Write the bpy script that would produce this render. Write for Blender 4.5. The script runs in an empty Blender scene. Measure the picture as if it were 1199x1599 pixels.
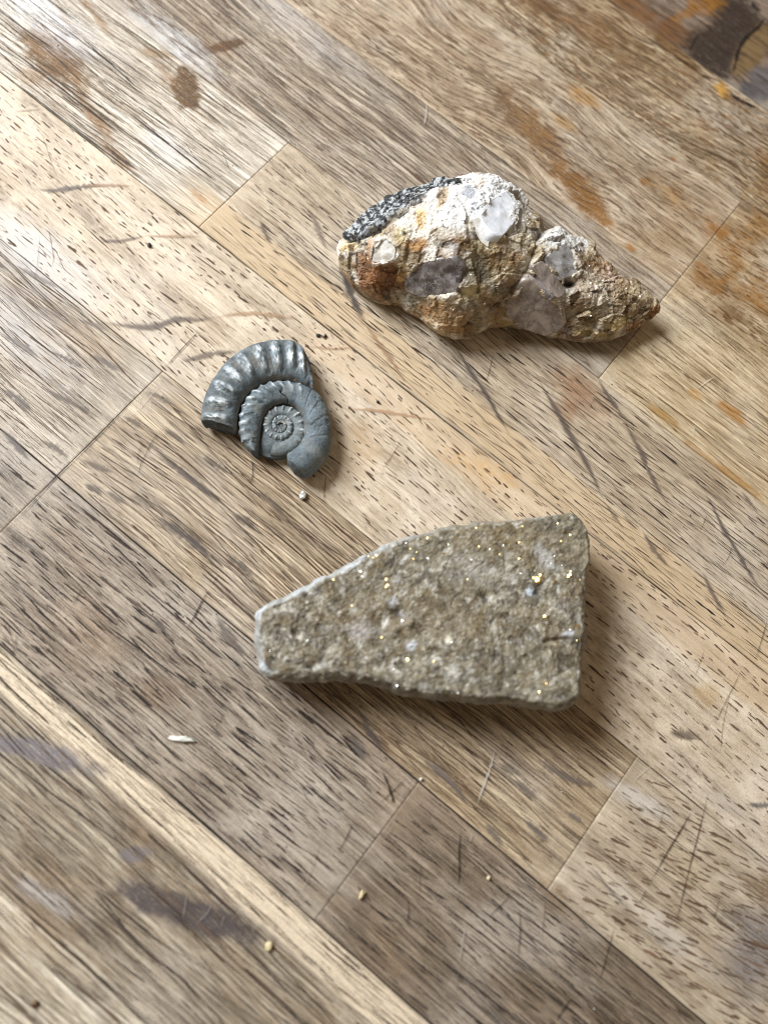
import bpy, math, random
import numpy as np
from mathutils import Matrix, Vector
from mathutils.bvhtree import BVHTree

SC = bpy.context.scene
COL = SC.collection
rng = np.random.default_rng(7)
random.seed(7)

# ------------------------------------------------------------------ camera
W = 0.04                       # width of one oak stave (m)
F = 1253.19                    # focal length in photograph pixels
CX, CY = 599.5, 799.5
CAM_H = 5.2032 * W
RX, RZ, YAW = (math.radians(a) for a in (15.8336, 18.6214, 21.0154))
Y0 = 5.1708 * W
ROT = Matrix.Rotation(YAW, 3, 'Z') @ Matrix.Rotation(RX, 3, 'X') @ Matrix.Rotation(RZ, 3, 'Z')
RN = np.array(ROT)


def px(u, v, z=0.0):
    """point at height z on the sight line of a photograph pixel (arrays or numbers)"""
    u, v, z = np.broadcast_arrays(np.asarray(u, float), np.asarray(v, float), np.asarray(z, float))
    d = np.stack([(u - CX) / F, -(v - CY) / F, -np.ones_like(u)], -1) @ RN.T
    t = (z - CAM_H) / d[..., 2]
    P = d * t[..., None]
    P[..., 2] += CAM_H
    return P


def to_px(P):
    Q = (np.asarray(P, float) - np.array([0, 0, CAM_H])) @ RN
    return CX + F * Q[..., 0] / -Q[..., 2], CY - F * Q[..., 1] / -Q[..., 2]


cam_d = bpy.data.cameras.new('camera')
cam = bpy.data.objects.new('camera', cam_d)
COL.objects.link(cam)
cam.matrix_world = Matrix.Translation((0, 0, CAM_H)) @ ROT.to_4x4()
cam_d.sensor_fit = 'HORIZONTAL'
cam_d.sensor_width = 36.0
cam_d.lens = F / 1199.0 * 36.0
cam_d.clip_start, cam_d.clip_end = 0.005, 20.0
cam_d.dof.use_dof = True
cam_d.dof.focus_distance = 0.222
cam_d.dof.aperture_fstop = 7.8
SC.camera = cam

# ------------------------------------------------------------------ light
wd = bpy.data.worlds.new('World')
SC.world = wd
wd.use_nodes = True
bg = wd.node_tree.nodes['Background']
bg.inputs['Color'].default_value = (1.0, 0.80, 0.58, 1)      # warm light of the room
bg.inputs['Strength'].default_value = 0.25


def area_lamp(name, target, dirv, dist, sx, sy, power, color):
    ld = bpy.data.lights.new(name, 'AREA')
    ld.shape, ld.size, ld.size_y, ld.energy, ld.color = 'RECTANGLE', sx, sy, power, color
    o = bpy.data.objects.new(name, ld)
    COL.objects.link(o)
    d = Vector(dirv).normalized()
    o.location = Vector(target) + d * dist
    o.rotation_euler = d.to_track_quat('Z', 'Y').to_euler()
    return o


ctr = px(600, 750)
toward = px(190, 440) - ctr                                     # the window stands to the upper left of the picture
toward[2] = 0
toward /= np.linalg.norm(toward)
el = math.radians(40)
area_lamp('window_light', ctr, toward * math.cos(el) + np.array([0, 0, math.sin(el)]), 1.0, 0.47, 0.45, 20.8, (0.91, 0.95, 1.0))
SC.view_settings.view_transform = 'Standard'
SC.view_settings.look = 'None'
SC.view_settings.exposure = 0.0
SC.view_settings.gamma = 1.0
SC.cycles.max_bounces = 6
SC.cycles.filter_width = 1.0
SC.cycles.transparent_max_bounces = 12


# ------------------------------------------------------------------ numpy noise
def _h(ix, iy, iz, s):
    n = (ix.astype(np.int64) * 374761393 + iy.astype(np.int64) * 668265263 + iz.astype(np.int64) * 2147483647 + s * 974634777) & 0xffffffff
    n = ((n ^ (n >> 13)) * 1274126177) & 0xffffffff
    n = ((n ^ (n >> 16)) * 2246822519) & 0xffffffff
    n = n ^ (n >> 15)
    return (n & 0xffffff) / float(0x1000000)


def vnoise(P, s=0):
    """smooth value noise in [-1,1]; P (...,3)"""
    i = np.floor(P)
    f = P - i
    f = f * f * f * (f * (f * 6 - 15) + 10)
    i = i.astype(np.int64)
    out = 0
    for dx in (0, 1):
        wx = f[..., 0] if dx else 1 - f[..., 0]
        for dy in (0, 1):
            wy = f[..., 1] if dy else 1 - f[..., 1]
            for dz in (0, 1):
                wz = f[..., 2] if dz else 1 - f[..., 2]
                out = out + wx * wy * wz * _h(i[..., 0] + dx, i[..., 1] + dy, i[..., 2] + dz, s)
    return out * 2 - 1


def fbm(P, octv=4, s=0, gain=.5):
    a, t, n = 1.0, 0, 0
    for k in range(octv):
        t = t + a * vnoise(P * 2 ** k + 17.3 * k, s + k)
        n += a
        a *= gain
    return t / n


def facets(P, s=0):
    """(step and tilt of the nearest cell, distance to second minus first) of a jittered cell pattern"""
    i = np.floor(P).astype(np.int64)
    best = np.full(P.shape[:-1], 9.0)
    sec = np.full(P.shape[:-1], 9.0)
    tilt = np.zeros(P.shape[:-1])
    for dx in (-1, 0, 1):
        for dy in (-1, 0, 1):
            for dz in (-1, 0, 1):
                c = i + np.array([dx, dy, dz])
                j = np.stack([_h(c[..., 0], c[..., 1], c[..., 2], s + k) for k in range(3)], -1)
                q = P - (c + j)
                d = np.sqrt((q * q).sum(-1))
                nv = np.stack([_h(c[..., 0], c[..., 1], c[..., 2], s + 3 + k) - .5 for k in range(3)], -1)
                h = (q * nv).sum(-1) * 1.6 + (_h(c[..., 0], c[..., 1], c[..., 2], s + 9) - .5) * .9
                m = d < best
                sec = np.where(m, best, np.minimum(sec, d))
                tilt = np.where(m, h, tilt)
                best = np.where(m, d, best)
    return tilt, sec - best


def sst(a, b, x):
    t = np.clip((x - a) / (b - a), 0, 1)
    return t * t * (3 - 2 * t)


def lin(c):
    c = np.asarray(c, float) / 255.0
    return np.where(c <= .04045, c / 12.92, ((c + .055) / 1.055) ** 2.4)


def paint(base, P, layers, ns=260.0, seed=0):
    """stains and mineral patches: ellipses with ragged edges, laid over base (n,4: colour and strength)"""
    u, v = to_px(P)
    out = base.copy()
    nz = fbm(P * ns, 4, 40 + seed)
    nz2 = fbm(P * ns * 3.1, 3, 60 + seed)
    for (cx, cy, rx, ry, ang, col, al, soft, irr) in layers:
        a = math.radians(ang)
        du, dv = u - cx, v - cy
        x = (du * math.cos(a) + dv * math.sin(a)) / rx
        y = (-du * math.sin(a) + dv * math.cos(a)) / ry
        d = np.sqrt(x * x + y * y) + nz * irr + nz2 * irr * .6
        m = (1 - sst(1 - soft, 1 + soft * .3, d)) * al
        c = lin(col)
        if out.shape[1] == 4:
            na = m + out[:, 3] * (1 - m)
            k = np.where(na > 1e-5, m / np.maximum(na, 1e-5), 0)[:, None]
            out[:, :3] = out[:, :3] * (1 - k) + c * k
            out[:, 3] = na
        else:
            out = out * (1 - m[:, None]) + c * m[:, None]
    return out


# ------------------------------------------------------------------ mesh and object helpers
def mesh_np(name, V, Fq, smooth=True, attrs=()):
    """V (n,3), Fq (m,3 or 4); attrs: (name, type, array)"""
    me = bpy.data.meshes.new(name)
    V = np.ascontiguousarray(V, np.float32)
    Fq = np.ascontiguousarray(Fq, np.int32)
    k = Fq.shape[1]
    me.vertices.add(len(V))
    me.vertices.foreach_set('co', V.ravel())
    me.loops.add(Fq.size)
    me.loops.foreach_set('vertex_index', Fq.ravel())
    me.polygons.add(len(Fq))
    me.polygons.foreach_set('loop_start', np.arange(0, Fq.size, k, dtype=np.int32))
    me.polygons.foreach_set('use_smooth', np.full(len(Fq), smooth, bool))
    for (an, ty, arr) in attrs:
        at = me.attributes.new(an, ty, 'POINT')
        key = {'FLOAT': 'value', 'FLOAT_VECTOR': 'vector', 'FLOAT_COLOR': 'color'}[ty]
        arr = np.asarray(arr, np.float32)
        if ty == 'FLOAT_COLOR' and arr.shape[1] == 3:
            arr = np.concatenate([arr, np.ones((len(arr), 1), np.float32)], 1)
        at.data.foreach_set(key, np.ascontiguousarray(arr).ravel())
    me.update(calc_edges=True)
    me.validate()
    return me


def obj(name, me, mat, parent=None, kind=None, label=None, cat=None, group=None):
    o = bpy.data.objects.new(name, me)
    COL.objects.link(o)
    if mat is not None and me is not None and not me.materials:
        me.materials.append(mat)
    if parent is not None:
        o.parent = parent
    for k, val in (('kind', kind), ('label', label), ('category', cat), ('group', group)):
        if val:
            o[k] = val
    return o


def empty(name, loc, **kw):
    o = obj(name, None, None, **kw)
    o.empty_display_size = .01
    o.location = loc
    return o


def grid_faces(r, c, wrap=False):
    i = np.arange(r - 1)[:, None] * c
    j = np.arange(c if wrap else c - 1)[None, :]
    jn = (j + 1) % c
    return np.stack([(i + j), (i + jn), (i + c + jn), (i + c + j)], -1).reshape(-1, 4)


# ------------------------------------------------------------------ node helpers
class NT:
    def __init__(s, name):
        s.m = bpy.data.materials.new(name)
        s.m.use_nodes = True
        s.t = s.m.node_tree
        s.t.nodes.clear()

    def n(s, ty, ins=None, **props):
        nd = s.t.nodes.new('ShaderNode' + ty)
        for k, v in props.items():
            setattr(nd, k, v)
        for k, v in (ins or {}).items():
            s.put(nd.inputs[k], v)
        return nd

    def put(s, sock, v):
        if isinstance(v, bpy.types.NodeSocket):
            s.t.links.new(v, sock)
        elif isinstance(v, (tuple, list, np.ndarray)) and len(v) == 3 and sock.type == 'RGBA':
            sock.default_value = (*[float(x) for x in v], 1)
        else:
            sock.default_value = v

    def math(s, op, a, b=0.0, clamp=False):
        return s.n('Math', {0: a, 1: b}, operation=op, use_clamp=clamp).outputs[0]

    def attr(s, name, out='Color'):
        return s.n('Attribute', attribute_name=name).outputs[out]

    def noise(s, vec, scale, detail=3.0, rough=.55, dist=0.0):
        return s.n('TexNoise', {'Vector': vec, 'Scale': scale, 'Detail': detail, 'Roughness': rough, 'Distortion': dist}).outputs['Fac']

    def scale(s, vec, xyz):
        return s.n('VectorMath', {0: vec, 1: xyz}, operation='MULTIPLY').outputs[0]

    def mix(s, f, a, b, mode='MIX'):
        nd = s.n('Mix', data_type='RGBA', blend_type=mode)
        s.put(nd.inputs['Factor'], f)
        s.put(nd.inputs[6], a)
        s.put(nd.inputs[7], b)
        return nd.outputs[2]

    def ramp(s, f, a, b, lo=0.0, hi=1.0, smooth=True):
        nd = s.n('MapRange', {'Value': f, 'From Min': a, 'From Max': b, 'To Min': lo, 'To Max': hi})
        nd.interpolation_type = 'SMOOTHSTEP' if smooth else 'LINEAR'
        return nd.outputs[0]

    def bump(s, h, strength, dist, normal=None):
        ins = {'Height': h, 'Strength': strength, 'Distance': dist}
        if normal is not None:
            ins['Normal'] = normal
        return s.n('Bump', ins).outputs[0]

    def out(s, shader, disp=None):
        o = s.n('OutputMaterial')
        s.t.links.new(shader, o.inputs['Surface'])
        return s.m


def worn(c, k=.22, g=.98):
    m = sum(c) / 3
    return [(x + (m - x) * k) * g * q for x, q in zip(c, (1.0, .988, .965))]


def wood_mat(name, dark, mid, light, fine=1.0, band=1.0, speck=.5, contrast=1.0):
    dark, mid, light = worn(dark, .17, .80), worn(mid, .2, .93), worn(light)
    t = NT(name)
    g = t.attr('grain', 'Vector')
    streak = t.noise(t.scale(g, (55, 1500 * fine, 1)), 1.0, 5, .62)
    broad = t.noise(t.scale(g, (16, 170 * band, 1)), 1.0, 3, .55)
    fibre = t.noise(t.scale(g, (420, 5200, 1)), 1.0, 3, .6)
    blot = t.noise(t.scale(g, (110, 150, 1)), 1.0, 4, .6)
    grit = t.noise(t.scale(g, (2600, 3400, 1)), 1.0, 2, .6)
    f = t.math('ADD', t.math('MULTIPLY', streak, .62 * contrast), t.math('ADD', t.math('MULTIPLY', broad, .55), t.math('MULTIPLY', fibre, .34)))
    fine2 = t.noise(t.scale(g, (90, 3600 * fine, 1)), 1.0, 3, .6)
    f = t.math('ADD', f, t.math('MULTIPLY', t.math('SUBTRACT', fine2, .5), .42 * contrast))
    f = t.math('SUBTRACT', f, .31 * contrast + .445 - .5)
    c = t.mix(t.ramp(f, .30, .50), lin(dark), lin(mid))
    c = t.mix(t.ramp(f, .50, .70), c, lin(light))
    l1 = t.noise(t.scale(g, (26, 820 * fine, 1)), 1.0, 4, .6)
    l2 = t.noise(t.scale(g, (70, 2500, 1)), 1.0, 4, .62)
    l3 = t.noise(t.scale(g, (34, 1250 * fine, 2)), 1.0, 4, .62)
    pos = t.n('NewGeometry').outputs['Position']
    zone = t.noise(t.scale(pos, (22, 30, 22)), 1.0, 4, .6, .4)
    amt = t.ramp(t.noise(t.scale(g, (18, 60, 3)), 1.0, 3), .3, .65, .45, 1.0)
    c = t.mix(t.math('MULTIPLY', t.ramp(l3, .52, .66, 0, .62 * contrast), amt, True), c, lin([min(255, x * 1.1 + 10) for x in light]))
    c = t.mix(t.math('MULTIPLY', t.ramp(l1, .54, .66, 0, .62 * contrast), amt, True), c, lin([x * .78 for x in dark]))
    c = t.mix(t.math('MULTIPLY', t.ramp(l2, .55, .67, 0, .58 * contrast), amt, True), c, lin([x * .66 for x in dark]))
    zz = t.math('MULTIPLY', t.ramp(zone, .46, .68), t.ramp(fibre, .3, .6, .35, 1.0))
    c = t.mix(t.math('MULTIPLY', zz, .5), c, lin((206, 196, 182)))
    zz = t.math('MULTIPLY', t.ramp(zone, .46, .28), t.ramp(streak, .3, .6, .4, 1.0))
    c = t.mix(t.math('MULTIPLY', zz, .45), c, lin((152, 120, 84)))
    wear = t.ramp(blot, .45, .72, 0, .5 * speck)
    c = t.mix(wear, c, lin([min(255, x * 1.06 + 6) for x in light]))
    c = t.mix(t.ramp(grit, .57, .70, 0, .5), c, lin([x * .62 for x in mid]))
    c = t.mix(t.ramp(grit, .42, .26, 0, .4), c, lin([min(255, x * 1.1 + 8) for x in light]))
    st = t.n('Attribute', attribute_name='stain')
    brk = t.noise(t.scale(g, (260, 2100, 1)), 1.0, 4, .65)
    brk = t.math('ADD', t.math('MULTIPLY', brk, .75), t.math('MULTIPLY', t.noise(t.scale(g, (1500, 1900, 1)), 1.0, 2, .6), .5))
    a = t.math('MULTIPLY', st.outputs['Alpha'], t.ramp(brk, .45, .88, 1.35, .48), True)
    sc = t.mix(t.ramp(fibre, .35, .65, 0, .35), st.outputs['Color'], t.mix(1.0, st.outputs['Color'], (.55, .52, .5), 'MULTIPLY'))
    c = t.mix(a, c, sc)
    rough = t.ramp(t.math('ADD', t.math('MULTIPLY', blot, .6), t.math('MULTIPLY', streak, .4)), .3, .7, .40, .62)
    h = t.math('ADD', t.math('MULTIPLY', streak, 1.0), t.math('ADD', t.math('MULTIPLY', fibre, .5), t.math('MULTIPLY', grit, .5)))
    b = t.bump(h, .6, .00026)
    s = t.n('BsdfPrincipled', {'Base Color': c, 'Roughness': rough, 'Normal': b, 'Specular IOR Level': .37})
    return t.out(s.outputs[0])


def stroke_mat(name, rough=.6, thr=.32, soft=.3, ns=2300.0, strength=1.0, rag=.75):
    """dark pores, scratches and flecks: a thin film with ragged edges, coloured by attribute"""
    t = NT(name)
    co = t.n('NewGeometry').outputs['Position']
    nz = t.noise(t.scale(co, (ns, ns, ns)), 1.0, 3, .6)
    a = t.math('ADD', t.attr('edge', 'Fac'), t.math('MULTIPLY', t.math('SUBTRACT', nz, .5), rag))
    a = t.math('MULTIPLY', t.ramp(a, thr, thr + soft), t.n('Attribute', attribute_name='ink').outputs['Alpha'])
    a = t.math('MULTIPLY', a, strength, True)
    p = t.n('BsdfPrincipled', {'Base Color': t.attr('ink'), 'Roughness': rough, 'Specular IOR Level': .25})
    m = t.n('MixShader', {0: a, 1: t.n('BsdfTransparent').outputs[0], 2: p.outputs[0]})
    return t.out(m.outputs[0])


M_PORE = stroke_mat('wood_pore', .75, .28, .26)
M_FLECK = stroke_mat('ray_fleck', .5, .1, .8, 1500.0, .8, .4)
M_SCR = stroke_mat('scratch', .6, .26, .4, 2200.0, .8, .6)


def ribbons(paths, width, ink, z=6e-5, tapk=5):
    """paths (N,S,2), width (N,) , ink (N,4) -> arrays of one joined film mesh with soft edges and tapered ends"""
    N, S, _ = paths.shape
    d = np.gradient(paths, axis=1)
    d /= np.linalg.norm(d, axis=2, keepdims=True) + 1e-12
    nrm = np.stack([-d[..., 1], d[..., 0]], -1)
    tt = np.linspace(0, 1, S)
    tap = (np.clip(np.minimum(tt, 1 - tt) * tapk, 0, 1) ** .6)
    w = width[:, None] * (.35 + .65 * tap[None]) * (1 + .25 * rng.standard_normal((N, S)))
    L = paths + nrm * w[..., None] * .5
    R = paths - nrm * w[..., None] * .5
    V = np.stack([L, paths, R], 2)
    zz = z + rng.random(N) * 3e-5
    V = np.concatenate([V, np.broadcast_to(zz[:, None, None, None], (N, S, 3, 1))], -1)
    e = np.zeros((N, S, 3))
    e[:, :, 1] = np.clip(tap, 0, 1)[None]
    ink = np.broadcast_to(ink[:, None, None, :], (N, S, 3, 4))
    f = grid_faces(S, 3)[:, ::-1]
    Fq = (np.arange(N)[:, None, None] * S * 3 + f[None]).reshape(-1, 4)
    return V.reshape(-1, 3), Fq, e.reshape(-1), ink.reshape(-1, 4)


def join_arrays(parts):
    Vs, Fs, es, inks, o = [], [], [], [], 0
    for V, Fq, e, ink in parts:
        Vs.append(V); Fs.append(Fq + o); es.append(e); inks.append(ink)
        o += len(V)
    return np.concatenate(Vs), np.concatenate(Fs), np.concatenate(es), np.concatenate(inks)


# ------------------------------------------------------------------ the worktop: oak staves
def seam_y(k):
    return Y0 - k * W - {-1: .10 * W, 7: -.02 * W}.get(k, 0)


worktop = empty('worktop', (0, 0, 0), kind='structure')

# colours: (dark, mid, light), grain scale, bands, dry specks, contrast ; pores
PL = []          # row, x0, x1, colours..., warp (slope, amplitude, fx, fy), pores list


def plank(row, x0, x1, cols, fine, band, speck, contrast, warp, pores):
    PL.append((row, x0, x1, cols, fine, band, speck, contrast, warp, pores))


# pores: (row spacing mm, length mm lo/hi, gap mm lo/hi, width mm lo/hi, colour, opacity, keep, clump, extra slope)
BIG = 7.6
plank(-3, -BIG, BIG, ((110, 88, 66), (150, 126, 98), (178, 156, 126)), 1, 1, .5, 1, (0, .6, 20, 60), [])
plank(-2, -BIG, BIG, ((98, 78, 64), (132, 110, 92), (158, 136, 116)), 1, 1, .5, 1, (.02, 1.2, 20, 60), [(1.3, 2, 6, 2, 8, .2, .4, (70, 52, 42), .7, .7, .5, 0)])
plank(-1, -BIG, BIG, ((126, 98, 64), (172, 145, 108), (205, 182, 146)), .7, 1, .5, 1.3, (.03, 1.9, 26, 60),
      [(.95, 2.5, 8, .8, 4, .28, .55, (88, 66, 46), .85, .85, .35, 0), (.8, 1, 4, .6, 3, .2, .45, (112, 82, 52), .8, .7, .3, .05)])
plank(0, -BIG, .03, ((138, 108, 76), (182, 156, 124), (208, 188, 158)), .8, 1, .8, 1.1, (.02, 2.4, 30, 55),
      [(1.2, 1.5, 5.5, 1.0, 5, .22, .5, (96, 74, 56), .8, .75, .4, 0), (1.0, 3, 9, 2, 9, .14, .28, (120, 94, 70), .7, .6, .3, 0)])
plank(0, .03, BIG, ((136, 104, 66), (178, 148, 108), (205, 180, 142)), .8, 1, .8, 1, (.02, 1.2, 30, 60),
      [(1.2, 1.5, 3.6, 1, 4, .3, .55, (104, 72, 40), .75, .8, .4, .1)])
plank(1, -BIG, .03, ((126, 108, 88), (174, 154, 130), (198, 182, 160)), .6, 1.4, .4, 1.1, (-.05, 2.0, 14, 40),
      [(1.1, 3, 12, 2, 8, .25, .5, (92, 74, 60), .7, .7, .5, 0), (.8, 4, 14, 3, 12, .12, .25, (105, 86, 70), .7, .6, .4, 0), (1.2, 14, 40, 3, 12, .12, .3, (84, 68, 58), .75, .75, .3, 0)])
plank(1, .03, BIG, ((164, 134, 92), (206, 180, 138), (226, 206, 168)), .8, 1, .5, .9, (-.03, .9, 14, 50),
      [(1.7, 5, 16, 2, 9, .15, .28, (112, 84, 52), .75, .7, .4, 0), (2.2, 2, 5, 3, 10, .2, .36, (104, 76, 46), .7, .6, .4, 0)])
plank(2, -BIG, -2.915, ((150, 126, 96), (206, 192, 170), (226, 217, 202)), 1.1, 1.2, .5, 1.5, (.015, .7, 18, 60),
      [(1.15, 8, 34, 1, 8, .2, .5, (62, 52, 46), .88, .8, .45, 0), (.8, 6, 22, 2, 10, .12, .25, (104, 82, 58), .8, .75, .3, 0)])
plank(2, -2.915, BIG, ((146, 122, 94), (194, 172, 142), (212, 194, 166)), .7, .8, .9, .8, (-.012, .9, 14, 40),
      [(2.6, 2.6, 6.5, 1.2, 5, .24, .46, (52, 42, 36), .95, .82, .35, .02), (3.4, 2, 4, 2, 9, .16, .3, (92, 72, 54), .7, .6, .3, .02)])
plank(3, -BIG, BIG, ((176, 150, 120), (212, 190, 160), (226, 210, 186)), .6, .8, 1.0, .7, (-.04, 1.0, 14, 36),
      [(2.3, 1.3, 3.0, .8, 2.4, .26, .48, (84, 66, 52), .95, .8, .55, -.03), (4.5, 1, 2, 3, 14, .3, .5, (80, 64, 52), .8, .5, .4, -.03)])
plank(4, -BIG, -2.33, ((140, 120, 96), (182, 164, 140), (204, 190, 168)), 1.0, 1.2, .6, 1.2, (.0, .9, 18, 50),
      [(.9, 3.5, 12, 1.5, 7, .16, .34, (88, 72, 58), .85, .75, .4, .02), (1.0, 12, 36, 4, 16, .1, .22, (84, 68, 56), .75, .75, .3, .02)])
plank(4, -2.33, 1.73, ((128, 102, 72), (176, 150, 116), (204, 182, 148)), 1.0, 1.2, .5, 1.4, (.0, .9, 18, 50),
      [(.85, 5, 20, 1.5, 8, .14, .32, (86, 66, 48), .85, .75, .4, 0), (1.7, 2, 6, 3, 9, .25, .42, (76, 60, 48), .75, .5, .4, 0), (.9, 14, 45, 4, 16, .1, .24, (70, 54, 42), .8, .8, .3, 0)])
plank(4, 1.73, BIG, ((150, 128, 102), (194, 174, 146), (214, 198, 172)), .7, .8, .9, .8, (.03, .8, 14, 40),
      [(1.45, 2.2, 4.4, 1.2, 3.6, .36, .62, (98, 76, 58), .85, .85, .25, .22)])
plank(5, -BIG, -2.33, ((120, 104, 88), (160, 144, 124), (184, 168, 148)), .9, 1, .7, 1, (.0, .6, 14, 40),
      [(1.5, 4, 9, 2, 6, .24, .44, (58, 50, 44), .95, .8, .4, 0)])
plank(5, -2.33, .726, ((116, 98, 80), (158, 140, 120), (184, 168, 148)), .9, 1, .7, 1.1, (.0, .7, 14, 40),
      [(1.25, 3, 8, 1.5, 6, .26, .5, (42, 35, 32), 1, .8, .4, -.03), (1.6, 2, 6, 2, 7, .18, .32, (84, 68, 54), .8, .6, .4, 0)])
plank(5, .726, BIG, ((98, 80, 62), (136, 116, 94), (164, 144, 122)), .9, 1, .5, 1, (.0, .6, 14, 40),
      [(1.3, 3, 10, 1.5, 7, .2, .42, (42, 34, 30), .95, .8, .4, -.02), (3.4, 12, 30, 4, 14, .25, .4, (40, 33, 30), .9, .5, .4, 0)])
plank(6, -BIG, BIG, ((118, 102, 82), (164, 146, 122), (196, 182, 158)), .8, 1, .6, 1.2, (.0, .7, 14, 40),
      [(2.0, 6, 17, 3, 10, .26, .48, (58, 49, 43), .92, .75, .4, 0), (1.2, 3, 9, 2, 8, .15, .3, (112, 90, 66), .7, .6, .4, 0), (1.1, 14, 40, 4, 14, .14, .34, (84, 68, 54), .75, .7, .3, 0)])
plank(7, -BIG, BIG, ((132, 112, 86), (196, 178, 150), (224, 212, 190)), .8, 1.3, .5, 1.5, (.0, .6, 14, 40),
      [(1.5, 10, 34, 3, 9, .3, .6, (86, 72, 60), .8, .75, .4, 0)])
plank(8, -BIG, BIG, ((120, 100, 72), (170, 148, 116), (200, 180, 150)), 1, 1, .5, 1, (0, .6, 14, 40), [])

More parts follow.
